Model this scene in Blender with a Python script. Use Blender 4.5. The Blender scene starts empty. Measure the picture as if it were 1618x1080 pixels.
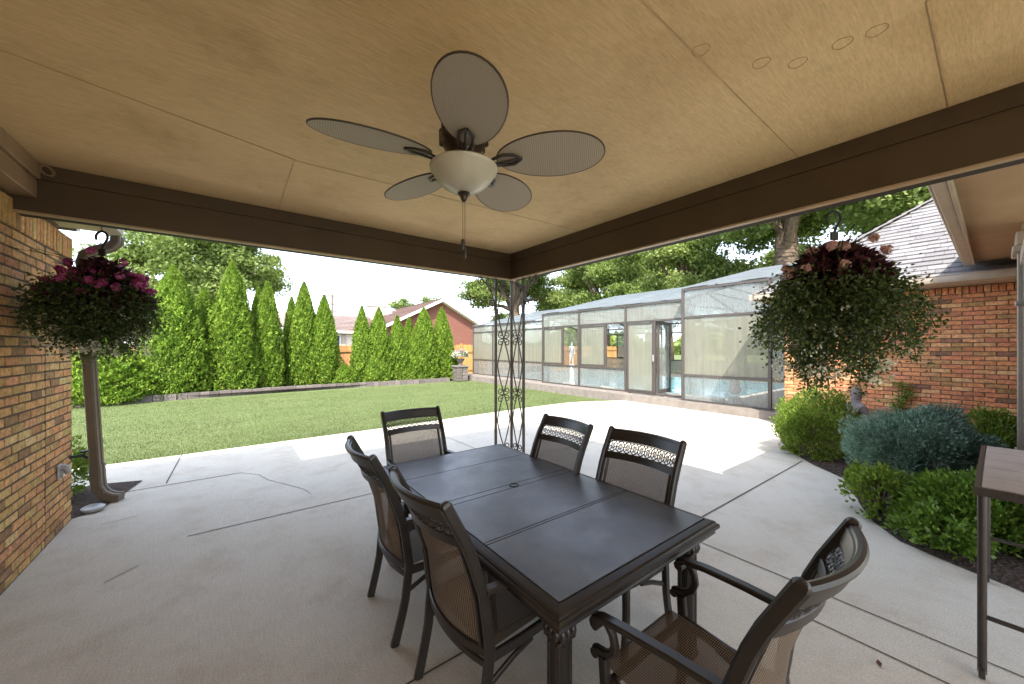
import bpy, math, random
import numpy as np
from mathutils import Vector, Matrix
R = math.radians
random.seed(7)
rng = np.random.default_rng(11)
SC = bpy.context.scene
COL = SC.collection
# ---------------------------------------------------------------- camera
cd = bpy.data.cameras.new('camera'); cam = bpy.data.objects.new('camera', cd); COL.objects.link(cam)
cam.location = (0, 0, 1.62); cam.rotation_euler = (R(90), 0, R(-37.2))
cd.sensor_width = 36; cd.lens = 584 / 1618 * 36; cd.shift_y = 9 / 1618
cd.clip_start = .05; cd.clip_end = 2000
SC.camera = cam
# ---------------------------------------------------------------- sky and sun
LD = Vector((.583, .606, -1)).normalized()
w = bpy.data.worlds.new('World'); SC.world = w; w.use_nodes = True
nt = w.node_tree; bg = nt.nodes['Background']
sk = nt.nodes.new('ShaderNodeTexSky'); sk.sky_type = 'NISHITA'; sk.sun_disc = False
sk.sun_elevation = R(50); sk.sun_rotation = math.atan2(-LD.x, -LD.y)
sk.air_density = .7; sk.dust_density = 1.2; sk.ozone_density = .4
hsv = nt.nodes.new('ShaderNodeHueSaturation'); hsv.inputs['Saturation'].default_value = .55
nt.links.new(sk.outputs[0], hsv.inputs['Color']); nt.links.new(hsv.outputs[0], bg.inputs[0]); bg.inputs[1].default_value = .15
sl = bpy.data.lights.new('sun', 'SUN'); sl.energy = 2.0; sl.angle = R(.5); sl.color = (1, .93, .82)
so = bpy.data.objects.new('sun', sl); COL.objects.link(so); so.rotation_euler = LD.to_track_quat('-Z', 'Y').to_euler()
so.location = (-8, -8, 14)
SC.view_settings.view_transform = 'Standard'; SC.view_settings.look = 'None'
SC.view_settings.exposure = 2.45; SC.view_settings.gamma = 1
cy = SC.cycles
cy.use_denoising = True; cy.max_bounces = 10; cy.diffuse_bounces = 6; cy.glossy_bounces = 4
cy.transmission_bounces = 6; cy.transparent_max_bounces = 24; cy.caustics_reflective = False; cy.caustics_refractive = False
cy.sample_clamp_indirect = 8


# ---------------------------------------------------------------- node helpers
def new_mat(name):
    m = bpy.data.materials.new(name); m.use_nodes = True
    return m, m.node_tree, m.node_tree.nodes['Principled BSDF']
def N(nt, t, **kw):
    n = nt.nodes.new(t)
    for k, v in kw.items():
        if hasattr(n, k): setattr(n, k, v)
        else: n.inputs[k.replace('_', ' ')].default_value = v
    return n
def coords(nt, scale=(1, 1, 1), world=False):
    if world:
        src = N(nt, 'ShaderNodeNewGeometry').outputs['Position']
    else:
        src = N(nt, 'ShaderNodeTexCoord').outputs['Object']
    mp = N(nt, 'ShaderNodeMapping'); mp.inputs['Scale'].default_value = scale
    nt.links.new(src, mp.inputs[0]); return mp.outputs[0]
def noise(nt, vec, scale, detail=4, rough=.55):
    n = N(nt, 'ShaderNodeTexNoise'); n.inputs['Scale'].default_value = scale
    n.inputs['Detail'].default_value = detail; n.inputs['Roughness'].default_value = rough
    nt.links.new(vec, n.inputs['Vector']); return n.outputs['Fac']
def ramp(nt, fac, stops):
    r = N(nt, 'ShaderNodeValToRGB'); e = r.color_ramp.elements
    e[0].position, e[0].color = stops[0][0], (*stops[0][1], 1); e[1].position, e[1].color = stops[-1][0], (*stops[-1][1], 1)
    for p, c in stops[1:-1]:
        x = e.new(p); x.color = (*c, 1)
    nt.links.new(fac, r.inputs[0]); return r.outputs[0]
def mix(nt, a, b, fac, mode='MIX'):
    n = N(nt, 'ShaderNodeMix'); n.data_type = 'RGBA'; n.blend_type = mode
    for s, v in ((0, fac), (6, a), (7, b)):
        if hasattr(v, 'links') or hasattr(v, 'is_linked'): nt.links.new(v, n.inputs[s])
        elif s == 0: n.inputs[0].default_value = v
        else: n.inputs[s].default_value = (*v, 1)
    return n.outputs[2]
def bump(nt, b, h, strength=.3, dist=.01):
    n = N(nt, 'ShaderNodeBump'); n.inputs['Strength'].default_value = strength; n.inputs['Distance'].default_value = dist
    nt.links.new(h, n.inputs['Height']); nt.links.new(n.outputs[0], b.inputs['Normal'])
def simple(name, c, rough=.6, var=.25, scale=12, spec=.4, metal=0, bstr=0, bscale=60):
    m, nt, b = new_mat(name)
    v = coords(nt, world=False)
    lo = tuple(x * (1 - var) for x in c); hi = tuple(min(1, x * (1 + var)) for x in c)
    nt.links.new(ramp(nt, noise(nt, v, scale), [(.3, lo), (.7, hi)]), b.inputs['Base Color'])
    b.inputs['Roughness'].default_value = rough; b.inputs['Specular IOR Level'].default_value = spec; b.inputs['Metallic'].default_value = metal
    if bstr: bump(nt, b, noise(nt, v, bscale), bstr)
    return m
def attr_mat(name, rough=.75, nscale=30, namt=.35, bstr=.5, bscale=40, stretch=(1, 1, 1), spec=.3):
    """base colour from the per-face colour attribute 'tint' (each brick or shingle has its own colour)"""
    m, nt, b = new_mat(name)
    a = N(nt, 'ShaderNodeAttribute'); a.attribute_name = 'tint'
    v = coords(nt, stretch)
    n = noise(nt, v, nscale, 6, .65)
    g = ramp(nt, n, [(.3, (1 - namt,) * 3), (.7, (1 + namt * .5,) * 3)])
    nt.links.new(mix(nt, a.outputs['Color'], g, 1.0, 'MULTIPLY'), b.inputs['Base Color'])
    b.inputs['Roughness'].default_value = rough; b.inputs['Specular IOR Level'].default_value = spec
    bump(nt, b, noise(nt, v, bscale, 6, .7), bstr, .008)
    return m
def leaf_mat(name, cols, rough=.5, trans=.35, spec=.3, vscale=1.5):
    m, nt, b = new_mat(name)
    a = N(nt, 'ShaderNodeAttribute'); a.attribute_name = 'tint'
    base = ramp(nt, a.outputs['Fac'], cols)
    v = coords(nt)
    g = ramp(nt, noise(nt, v, vscale, 3), [(.3, (.72,) * 3), (.7, (1.15,) * 3)])
    c = mix(nt, base, g, 1.0, 'MULTIPLY')
    nt.links.new(c, b.inputs['Base Color']); b.inputs['Roughness'].default_value = rough
    b.inputs['Specular IOR Level'].default_value = spec
    t = N(nt, 'ShaderNodeBsdfTranslucent')
    c2 = mix(nt, c, (1.0, 1.05, .5), .55, 'MULTIPLY')
    nt.links.new(c2, t.inputs[0])
    ms = N(nt, 'ShaderNodeMixShader'); ms.inputs[0].default_value = trans
    nt.links.new(b.outputs[0], ms.inputs[1]); nt.links.new(t.outputs[0], ms.inputs[2])
    nt.links.new(ms.outputs[0], nt.nodes['Material Output'].inputs[0])
    return m


# ---------------------------------------------------------------- materials
def concrete_mat():
    m, nt, b = new_mat('broomed concrete')
    v = coords(nt); vb = coords(nt, (90, 2.2, 1))
    big = ramp(nt, noise(nt, v, .55, 5, .6), [(.3, (.60, .56, .475)), (.5, (.635, .605, .525)), (.72, (.66, .635, .565))])
    blot = ramp(nt, noise(nt, v, 2.4, 6, .7), [(.28, (.84, .80, .75)), (.5, (1, 1, 1)), (.75, (1.06, 1.06, 1.06))])
    grit = ramp(nt, noise(nt, v, 120, 4, .85), [(.34, (.62, .61, .59)), (.5, (1, 1, 1)), (.68, (1.12, 1.12, 1.12))])
    br = noise(nt, vb, 3.2, 5, .7)
    brr = ramp(nt, br, [(.3, (.84, .84, .83)), (.7, (1.09, 1.09, 1.09))])
    st = ramp(nt, noise(nt, v, 1.05, 8, .75), [(.58, (1, 1, 1)), (.76, (.80, .74, .67))])
    c = mix(nt, big, blot, 1.0, 'MULTIPLY'); c = mix(nt, c, grit, 1.0, 'MULTIPLY'); c = mix(nt, c, brr, 1.0, 'MULTIPLY'); c = mix(nt, c, st, 1.0, 'MULTIPLY')
    nt.links.new(c, b.inputs['Base Color']); b.inputs['Roughness'].default_value = .72; b.inputs['Specular IOR Level'].default_value = .35
    bump(nt, b, br, .35, .006)
    return m
def ceiling_mat():
    m, nt, b = new_mat('tan painted plywood')
    v = coords(nt); vg = coords(nt, (3, 26, 1))
    base = ramp(nt, noise(nt, v, .8, 5, .6), [(.28, (.58, .405, .205)), (.5, (.68, .49, .26)), (.75, (.74, .55, .30))])
    gr = noise(nt, vg, 5, 7, .7)
    g = ramp(nt, gr, [(.3, (.78, .765, .73)), (.7, (1.09, 1.09, 1.08))])
    sm = ramp(nt, noise(nt, v, 1.9, 5, .7), [(.52, (1, 1, 1)), (.78, (.66, .60, .48))])
    c = mix(nt, mix(nt, base, g, 1.0, 'MULTIPLY'), sm, .7, 'MULTIPLY')
    nt.links.new(c, b.inputs['Base Color']); b.inputs['Roughness'].default_value = .62; b.inputs['Specular IOR Level'].default_value = .3
    bump(nt, b, gr, .55, .006)
    return m
def grass_ground():
    m, nt, b = new_mat('mown turf')
    v = coords(nt); vs = coords(nt, (.35, 2.6, 1))
    c = ramp(nt, noise(nt, v, 55, 5, .75), [(.25, (.086, .122, .042)), (.5, (.13, .168, .068)), (.75, (.172, .20, .098))])
    c = mix(nt, c, ramp(nt, noise(nt, vs, 1.3, 5, .65), [(.3, (.78, .85, .72)), (.7, (1.2, 1.13, 1.2))]), 1.0, 'MULTIPLY')
    nt.links.new(c, b.inputs['Base Color']); b.inputs['Roughness'].default_value = .9; b.inputs['Specular IOR Level'].default_value = .1
    bump(nt, b, noise(nt, v, 90, 4, .8), .8, .02)
    return m
def sling_mat(name, a, c, alpha):
    m, nt, b = new_mat(name)
    uv = N(nt, 'ShaderNodeUVMap')
    def wv(axis, sc, rot=0):
        wn = N(nt, 'ShaderNodeTexWave'); wn.bands_direction = axis; wn.inputs['Scale'].default_value = sc; wn.inputs['Distortion'].default_value = .3
        nt.links.new(uv.outputs[0], wn.inputs[0]); return wn.outputs['Fac']
    wx, wy = wv('X', 28), wv('Y', 44)
    ck = N(nt, 'ShaderNodeTexChecker'); ck.inputs['Scale'].default_value = 95
    nt.links.new(uv.outputs[0], ck.inputs[0])
    mm = N(nt, 'ShaderNodeMath', operation='MULTIPLY'); nt.links.new(wx, mm.inputs[0]); nt.links.new(wy, mm.inputs[1])
    col = ramp(nt, mm.outputs[0], [(.05, a), (.5, tuple((x + y) / 2 for x, y in zip(a, c))), (.9, c)])
    nt.links.new(col, b.inputs['Base Color']); b.inputs['Roughness'].default_value = .6; b.inputs['Specular IOR Level'].default_value = .25
    al = N(nt, 'ShaderNodeMapRange'); al.inputs[1].default_value = 0; al.inputs[2].default_value = .35; al.inputs[3].default_value = 1 - alpha * 2; al.inputs[4].default_value = 1
    nt.links.new(mm.outputs[0], al.inputs[0]); nt.links.new(al.outputs[0], b.inputs['Alpha'])
    bump(nt, b, mm.outputs[0], .4, .003)
    return m
def frosted(name, tint, see=.35, streak=(14, 14, .7), dif=.5):
    """weathered translucent panel: part clear, part milky, with run-down streaks"""
    m, nt, b = new_mat(name)
    v = coords(nt, streak); v2 = coords(nt)
    n = noise(nt, v, 2.2, 2, .5)
    n2 = noise(nt, v2, 1.1, 4)
    ad = N(nt, 'ShaderNodeMath', operation='ADD'); nt.links.new(n, ad.inputs[0]); nt.links.new(n2, ad.inputs[1])
    fac = N(nt, 'ShaderNodeMapRange'); fac.inputs[1].default_value = .7; fac.inputs[2].default_value = 1.3
    fac.inputs[3].default_value = see + .13; fac.inputs[4].default_value = max(0, see - .13)
    nt.links.new(ad.outputs[0], fac.inputs[0])
    b.inputs['Base Color'].default_value = (*tint, 1); b.inputs['Roughness'].default_value = .35; b.inputs['Specular IOR Level'].default_value = .45
    tl = N(nt, 'ShaderNodeBsdfTranslucent'); tl.inputs[0].default_value = (*tint, 1)
    m1 = N(nt, 'ShaderNodeMixShader'); m1.inputs[0].default_value = 1 - dif
    nt.links.new(b.outputs[0], m1.inputs[1]); nt.links.new(tl.outputs[0], m1.inputs[2])
    tp = N(nt, 'ShaderNodeBsdfTransparent'); tp.inputs[0].default_value = (.93, .96, .95, 1)
    m2 = N(nt, 'ShaderNodeMixShader'); nt.links.new(fac.outputs[0], m2.inputs[0])
    nt.links.new(m1.outputs[0], m2.inputs[1]); nt.links.new(tp.outputs[0], m2.inputs[2])
    nt.links.new(m2.outputs[0], nt.nodes['Material Output'].inputs[0])
    return m
def table_mat():
    m, nt, b = new_mat('slate look tabletop')
    v = coords(nt)
    c = ramp(nt, noise(nt, v, 3.2, 9, .72), [(.25, (.060, .070, .088)), (.5, (.10, .112, .135)), (.75, (.15, .16, .182))])  # base tinted blue to stand in for sky sheen
    vein = ramp(nt, noise(nt, v, 6.5, 10, .8), [(.60, (1, 1, 1)), (.72, (1.5, 1.35, 1.25))])
    nt.links.new(mix(nt, c, vein, .7, 'MULTIPLY'), b.inputs['Base Color'])
    rg = ramp(nt, noise(nt, v, 4, 6, .7), [(.3, (.28,) * 3), (.7, (.44,) * 3)])
    nt.links.new(rg, b.inputs['Roughness']); b.inputs['Specular IOR Level'].default_value = .6
    bump(nt, b, noise(nt, v, 30, 6, .7), .12, .004)
    return m
def wicker_mat():
    m, nt, b = new_mat('woven blade')
    v = coords(nt)
    def wv(axis, sc):
        wn = N(nt, 'ShaderNodeTexWave'); wn.bands_direction = axis; wn.inputs['Scale'].default_value = sc; wn.inputs['Distortion'].default_value = .6
        nt.links.new(v, wn.inputs[0]); return wn.outputs['Fac']
    mm = N(nt, 'ShaderNodeMath', operation='MULTIPLY'); nt.links.new(wv('X', 34), mm.inputs[0]); nt.links.new(wv('Y', 70), mm.inputs[1])
    c = ramp(nt, mm.outputs[0], [(0, (.33, .28, .205)), (.4, (.45, .39, .295)), (1, (.50, .44, .34))])
    nt.links.new(c, b.inputs['Base Color']); b.inputs['Roughness'].default_value = .65; bump(nt, b, mm.outputs[0], .5, .004)
    return m
def mulch_mat():
    m, nt, b = new_mat('dark bark mulch'); v = coords(nt)
    vo = N(nt, 'ShaderNodeTexVoronoi'); vo.inputs['Scale'].default_value = 34; nt.links.new(v, vo.inputs[0])
    c = mix(nt, ramp(nt, noise(nt, v, 14, 6, .7), [(.3, (.018, .012, .009)), (.7, (.085, .055, .04))]), vo.outputs['Color'], .12, 'OVERLAY')
    nt.links.new(c, b.inputs['Base Color']); b.inputs['Roughness'].default_value = .95
    bump(nt, b, vo.outputs['Distance'], 1, .03); return m
def water_mat():
    m, nt, b = new_mat('pool water'); v = coords(nt)
    c = ramp(nt, noise(nt, v, 2.2, 5, .6), [(.3, (.09, .55, .66)), (.7, (.25, .74, .80))])
    nt.links.new(c, b.inputs['Base Color']); b.inputs['Roughness'].default_value = .08
    bump(nt, b, noise(nt, v, 5, 3), .35, .03); return m

M = dict(
    concrete=concrete_mat(), joint=simple('joint filler', (.10, .085, .07), .9, .3),
    ceiling=ceiling_mat(), beam=simple('dark brown paint', (.070, .045, .026), .45, .12, 4, .4, bstr=.15, bscale=25),
    trim=simple('tan brown trim paint', (.30, .205, .12), .45, .1, 5, .4), ledge=simple('taupe paint and lit edge tone', (.40, .29, .185), .4, .1),
    dark=simple('joint dark and painted gap shade', (.02, .016, .012), .8, .1), grass=grass_ground(),
    brick=attr_mat('face brick', .85, 26, .45, .9, 55, (1, 1, 1), .08), mortarl=simple('shadow toned mortar', (.12, .088, .06), .95, .2, 30, .2, bstr=.5, bscale=120), mortar=simple('mortar', (.20, .15, .11), .95, .2, 30, .2, bstr=.5, bscale=120),
    shingle=attr_mat('asphalt shingle', .9, 60, .3, .5, 160), bronze=simple('oil rubbed bronze paint', (.023, .018, .015), .36, .25, 9, .55),
    fanmetal=simple('aged bronze metal', (.035, .026, .02), .33, .3, 20, .6, .3), wicker=wicker_mat(),
    rim=simple('dark blade rim', (.06, .042, .028), .5, .2), sling=sling_mat('brown woven sling', (.09, .066, .046), (.33, .255, .185), .13),
    slate=table_mat(), bowl=simple('frosted glass bowl', (.50, .47, .38), .32, .06, 6, .5),
    iron=simple('brown painted iron', (.085, .062, .045), .45, .15, 20, .5), alu=simple('bronze aluminium frame', (.062, .052, .046), .45, .12, 6, .5),
    panel=frosted('milky panel', (.46, .45, .40), .50, (4, 4, .5)), panelgreen=frosted('greenish panel', (.40, .39, .315), .40, (5, 5, .4)), panelclear=frosted('streaked clear panel', (.42, .43, .42), .60, (9, 9, .35)),
    roofpanel=frosted('white roof panel', (.36, .39, .42), .38, (1, 2, 1)), white=simple('white paint', (.78, .77, .74), .5, .06), cream=simple('cream siding', (.66, .62, .54), .6, .08),
    kerb=simple('cast concrete kerb', (.20, .175, .155), .85, .2, 5, .3, bstr=.3, bscale=50), deck=simple('pool deck', (.42, .36, .30), .8, .15, 4), water=water_mat(),
    taupe=simple('taupe gutter paint', (.36, .30, .235), .4, .1, 6, .5), down=simple('brown downspout paint', (.12, .09, .063), .4, .15, 6, .5),
    stone=simple('grey cast stone', (.17, .15, .145), .8, .3, 25, .3, bstr=.4, bscale=60), marble=simple('white cast marble', (.82, .80, .76), .5, .06),
    block=attr_mat('tumbled wall block', .9, 20, .35, .7, 40), fence=attr_mat('cedar fence board', .75, 6, .3, .3, 20, (6, 6, .5)),
    redbrick=None, shed=simple('white shed siding', (.70, .71, .74), .5, .08), bark=simple('rough bark', (.125, .092, .066), .95, .4, 7, .2, bstr=1, bscale=14),
    mulch=mulch_mat(), slat=simple('brown composite slat', (.38, .33, .295), .5, .12, 9, .5), barmetal=simple('dark bar frame', (.035, .027, .023), .4, .2, 9, .5),
    brownroof=attr_mat('brown shingle', .9, 60, .3, .4, 120), glass=simple('dark window glass', (.05, .055, .06), .06, .1, 3, .8), poly=simple('black plastic', (.012, .012, .012), .45, .1),
    galv=simple('grey metal', (.42, .42, .41), .35, .15, 10, .6, .5), pole=simple('weathered pole', (.17, .14, .12), .9, .2), soil=simple('potting soil', (.03, .022, .016), .95, .3),
    leafL=leaf_mat('oak leaf', [(0, (.12, .18, .042)), (.5, (.22, .295, .085)), (1, (.36, .42, .15))], .5, .48, .3, .35),
    thuja=leaf_mat('arborvitae foliage', [(0, (.07, .14, .016)), (.5, (.165, .275, .03)), (1, (.31, .41, .06))], .6, .3, .2, 2.5),
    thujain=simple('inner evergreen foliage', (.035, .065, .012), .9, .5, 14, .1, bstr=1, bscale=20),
    lime=leaf_mat('lime green leaf', [(0, (.10, .18, .02)), (.5, (.20, .30, .043)), (1, (.33, .42, .085))], .5, .35),
    blue=leaf_mat('blue green needles', [(0, (.10, .19, .14)), (.5, (.20, .32, .25)), (1, (.36, .49, .39))], .6, .15),
    box=leaf_mat('glossy green leaf', [(0, (.075, .15, .02)), (.5, (.16, .28, .042)), (1, (.28, .41, .08))], .38, .35, .45),
    trail=leaf_mat('trailing leaf', [(0, (.022, .038, .009)), (.5, (.055, .085, .022)), (1, (.14, .175, .065))], .5, .4),
    maroon=leaf_mat('maroon leaf', [(0, (.022, .007, .010)), (.6, (.055, .013, .022)), (1, (.10, .03, .04))], .4, .25),
    pink=leaf_mat('pink petal', [(0, (.28, .025, .13)), (.6, (.44, .065, .24)), (1, (.62, .2, .38))], .5, .4),
    pale=leaf_mat('pale pink petal', [(0, (.45, .24, .24)), (.6, (.60, .36, .35)), (1, (.72, .55, .5))], .5, .4),
    whitef=leaf_mat('white petal', [(0, (.55, .55, .44)), (1, (.80, .79, .72))], .6, .35),
    blade=leaf_mat('grass blade', [(0, (.108, .15, .052)), (.5, (.152, .193, .077)), (1, (.20, .226, .11))], .6, .3, .2, .8),
    seam=simple('painted seam', (.47, .33, .175), .7, .25, 6), dry=simple('dry leaf', (.16, .08, .04), .8, .3), pencil=simple('pencil mark', (.34, .23, .12), .8, .1),
)


# ---------------------------------------------------------------- mesh builder
class MB:
    def __init__(s): s.v = []; s.f = []; s.mi = []; s.tint = []; s.uv = None
    def add(s, vs, fs, mi=0, tint=None):
        o = len(s.v); s.v += [tuple(x) for x in vs]
        for f in fs:
            s.f.append(tuple(i + o for i in f)); s.mi.append(mi); s.tint.append(tint)
        return s
    def box(s, a, b, mi=0, tint=None, jit=0):
        x0, y0, z0 = a; x1, y1, z1 = b
        vs = [(x0, y0, z0), (x1, y0, z0), (x1, y1, z0), (x0, y1, z0), (x0, y0, z1), (x1, y0, z1), (x1, y1, z1), (x0, y1, z1)]
        if jit: vs = [tuple(c + random.uniform(-jit, jit) for c in p) for p in vs]
        return s.add(vs, [(0, 3, 2, 1), (4, 5, 6, 7), (0, 1, 5, 4), (1, 2, 6, 5), (2, 3, 7, 6), (3, 0, 4, 7)], mi, tint)
    def bbox(s, a, b, r=.006, mi=0, tint=None, jit=0):
        """box with chamfered edges"""
        x0, y0, z0 = a; x1, y1, z1 = b; vs = []; idx = {}
        for i, X in enumerate((x0, x1)):
            for j, Y in enumerate((y0, y1)):
                for k, Z in enumerate((z0, z1)):
                    sx, sy, sz = (r if i == 0 else -r), (r if j == 0 else -r), (r if k == 0 else -r)
                    jx = [random.uniform(-jit, jit) for _ in range(3)]
                    for t, p in enumerate(((X, Y + sy, Z + sz), (X + sx, Y, Z + sz), (X + sx, Y + sy, Z))):
                        idx[i, j, k, t] = len(vs); vs.append(tuple(p[q] + jx[q] for q in range(3)))
        F = []
        for i in (0, 1):
            q = [idx[i, 0, 0, 0], idx[i, 1, 0, 0], idx[i, 1, 1, 0], idx[i, 0, 1, 0]]; F.append(q if i else q[::-1])
            q = [idx[0, i, 0, 1], idx[1, i, 0, 1], idx[1, i, 1, 1], idx[0, i, 1, 1]]; F.append(q[::-1] if i else q)
            q = [idx[0, 0, i, 2], idx[1, 0, i, 2], idx[1, 1, i, 2], idx[0, 1, i, 2]]; F.append(q if i else q[::-1])
        for i in (0, 1):
            for j in (0, 1):
                F.append([idx[i, j, 0, 0], idx[i, j, 1, 0], idx[i, j, 1, 1], idx[i, j, 0, 1]])
                F.append([idx[i, 0, j, 0], idx[i, 1, j, 0], idx[i, 1, j, 2], idx[i, 0, j, 2]])
                F.append([idx[0, i, j, 1], idx[1, i, j, 1], idx[1, i, j, 2], idx[0, i, j, 2]])
        for i in (0, 1):
            for j in (0, 1):
                for k in (0, 1): F.append([idx[i, j, k, t] for t in range(3)])
        return s.add(vs, F, mi, tint)
    def quad(s, *p, mi=0, tint=None): return s.add(p, [tuple(range(len(p)))], mi, tint)
    def prism(s, poly, d, mi=0, tint=None):
        """closed polygon (3-D points) extruded along the vector d"""
        n = len(poly); a = [Vector(p) for p in poly]; b = [p + Vector(d) for p in a]
        return s.add(a + b, [tuple(range(n))[::-1], tuple(range(n, 2 * n))] + [(i, (i + 1) % n, n + (i + 1) % n, n + i) for i in range(n)], mi, tint)
    def sweep(s, path, prof, ref=(1, 0, 0), closed=False, cap=True, mi=0, scale=None):
        P = [Vector(p) for p in path]; n = len(P); k = len(prof); ref = Vector(ref); vs = []
        for i, p in enumerate(P):
            if closed: t = P[(i + 1) % n] - P[i - 1]
            else: t = P[min(i + 1, n - 1)] - P[max(i - 1, 0)]
            t.normalize(); a = ref - t * ref.dot(t)
            if a.length < 1e-4: a = Vector((0, 0, 1)) if abs(t.z) < .9 else Vector((0, 1, 0)); a = a - t * a.dot(t)
            a.normalize(); b = t.cross(a); q = scale[i] if scale else 1
            vs += [p + a * (u * q) + b * (v * q) for u, v in prof]
        fs = []
        for i in range(n if closed else n - 1):
            j = (i + 1) % n
            fs += [(i * k + q, i * k + (q + 1) % k, j * k + (q + 1) % k, j * k + q) for q in range(k)]
        if cap and not closed: fs += [tuple(range(k))[::-1], tuple((n - 1) * k + q for q in range(k))]
        return s.add(vs, fs, mi)
    def tube(s, path, r, seg=8, ref=(1, .013, .007), closed=False, mi=0, scale=None):
        return s.sweep(path, [(r * math.cos(2 * math.pi * i / seg), r * math.sin(2 * math.pi * i / seg)) for i in range(seg)], ref, closed, True, mi, scale)
    def bar(s, path, wd, th, ref=(1, 0, 0), ch=.004, closed=False, mi=0):
        a, b = wd / 2, th / 2; c = min(ch, a * .8, b * .8)
        return s.sweep(path, [(a - c, -b), (a, -b + c), (a, b - c), (a - c, b), (-a + c, b), (-a, b - c), (-a, -b + c), (-a + c, -b)], ref, closed, True, mi)
    def lathe(s, prof, c=(0, 0, 0), seg=28, mi=0):
        vs = []; n = len(prof)
        for r, z in prof: vs += [(c[0] + r * math.cos(2 * math.pi * i / seg), c[1] + r * math.sin(2 * math.pi * i / seg), c[2] + z) for i in range(seg)]
        fs = [(j * seg + i, j * seg + (i + 1) % seg, (j + 1) * seg + (i + 1) % seg, (j + 1) * seg + i) for j in range(n - 1) for i in range(seg)]
        fs += [tuple(range(seg))[::-1], tuple((n - 1) * seg + i for i in range(seg))]
        return s.add(vs, fs, mi)
    def build(s, name, mats, parent=None, smooth=False, loc=None):
        me = bpy.data.meshes.new(name); me.from_pydata([tuple(x) for x in s.v], [], s.f)
        for m in (mats if isinstance(mats, (list, tuple)) else [mats]): me.materials.append(m)
        if any(s.mi): me.polygons.foreach_set('material_index', s.mi)
        if any(t is not None for t in s.tint):
            a = me.color_attributes.new('tint', 'FLOAT_COLOR', 'CORNER'); buf = []
            for f, t in zip(s.f, s.tint): buf += list((*(t or (.5, .5, .5)), 1)) * len(f)
            a.data.foreach_set('color', buf)
        if smooth: me.polygons.foreach_set('use_smooth', [True] * len(me.polygons))
        me.validate(); me.update()
        o = bpy.data.objects.new(name, me); COL.objects.link(o)
        if smooth:
            try: me.set_sharp_from_angle(angle=R(40))
            except Exception: pass
        if parent: o.parent = parent
        if loc: o.location = loc
        return o
def tag(o, label=None, cat=None, group=None, kind=None):
    if label: o['label'] = label
    if cat: o['category'] = cat
    if group: o['group'] = group
    if kind: o['kind'] = kind
    return o
def thing(name, label, cat, loc=(0, 0, 0), rz=0, group=None):
    o = bpy.data.objects.new(name, None); COL.objects.link(o); o.empty_display_size = .1
    o.location = loc; o.rotation_euler = (0, 0, rz); return tag(o, label, cat, group)
def copy_tree(o, parent=None):
    c = o.copy(); COL.objects.link(c)
    if parent: c.parent = parent
    for ch in list(o.children): copy_tree(ch, c)
    return c
def arc(cx, cy, r, a0, a1, n):
    return [(cx + r * math.cos(R(a0 + (a1 - a0) * i / (n - 1))), cy + r * math.sin(R(a0 + (a1 - a0) * i / (n - 1)))) for i in range(n)]


# ---------------------------------------------------------------- foliage (numpy)
def leaf_mesh(name, P, Dn, L, Wd, mats, tint, parent=None, flat=None, mi=None, fold=0.0):
    """one mesh of leaf quads: centres P, growing directions Dn, lengths L, widths Wd"""
    n = len(P); Dn = Dn / (np.linalg.norm(Dn, axis=1, keepdims=True) + 1e-9)
    rnd = rng.normal(size=(n, 3)) if flat is None else flat
    S = np.cross(Dn, rnd); S /= (np.linalg.norm(S, axis=1, keepdims=True) + 1e-9)
    L = np.broadcast_to(np.asarray(L, float), (n,))[:, None]; Wd = np.broadcast_to(np.asarray(Wd, float), (n,))[:, None]
    a = P - Dn * L * .5; c = P + Dn * L * .5; b = P + S * Wd * .5 - Dn * L * .08; d = P - S * Wd * .5 - Dn * L * .08
    V = np.stack([a, b, c, d], 1).reshape(-1, 3)
    me = bpy.data.meshes.new(name)
    me.vertices.add(4 * n); me.loops.add(4 * n); me.polygons.add(n)
    me.vertices.foreach_set('co', V.ravel().astype(np.float32))
    me.loops.foreach_set('vertex_index', np.arange(4 * n, dtype=np.int32))
    me.polygons.foreach_set('loop_start', np.arange(0, 4 * n, 4, dtype=np.int32))
    me.polygons.foreach_set('loop_total', np.full(n, 4, dtype=np.int32))
    for m in (mats if isinstance(mats, list) else [mats]): me.materials.append(m)
    if mi is not None: me.polygons.foreach_set('material_index', np.asarray(mi, dtype=np.int32))
    at = me.color_attributes.new('tint', 'FLOAT_COLOR', 'CORNER')
    t = np.clip(np.repeat(tint, 4), 0, 1); at.data.foreach_set('color', np.stack([t, t, t, np.ones_like(t)], 1).ravel().astype(np.float32))
    me.update(); me.validate()
    o = bpy.data.objects.new(name, me); COL.objects.link(o)
    if parent: o.parent = parent
    return o
def unit(n):
    v = rng.normal(size=(n, 3)); return v / np.linalg.norm(v, axis=1, keepdims=True)
def lump(D, seed, k=10, amp=.2):
    """smooth bumps over directions"""
    r = np.random.default_rng(seed); c = r.normal(size=(k, 3)); c /= np.linalg.norm(c, axis=1, keepdims=True); a = r.uniform(-1, 1, k)
    return 1 + amp * (np.exp(-(1 - D @ c.T) * 7) * a).sum(1)
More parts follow.
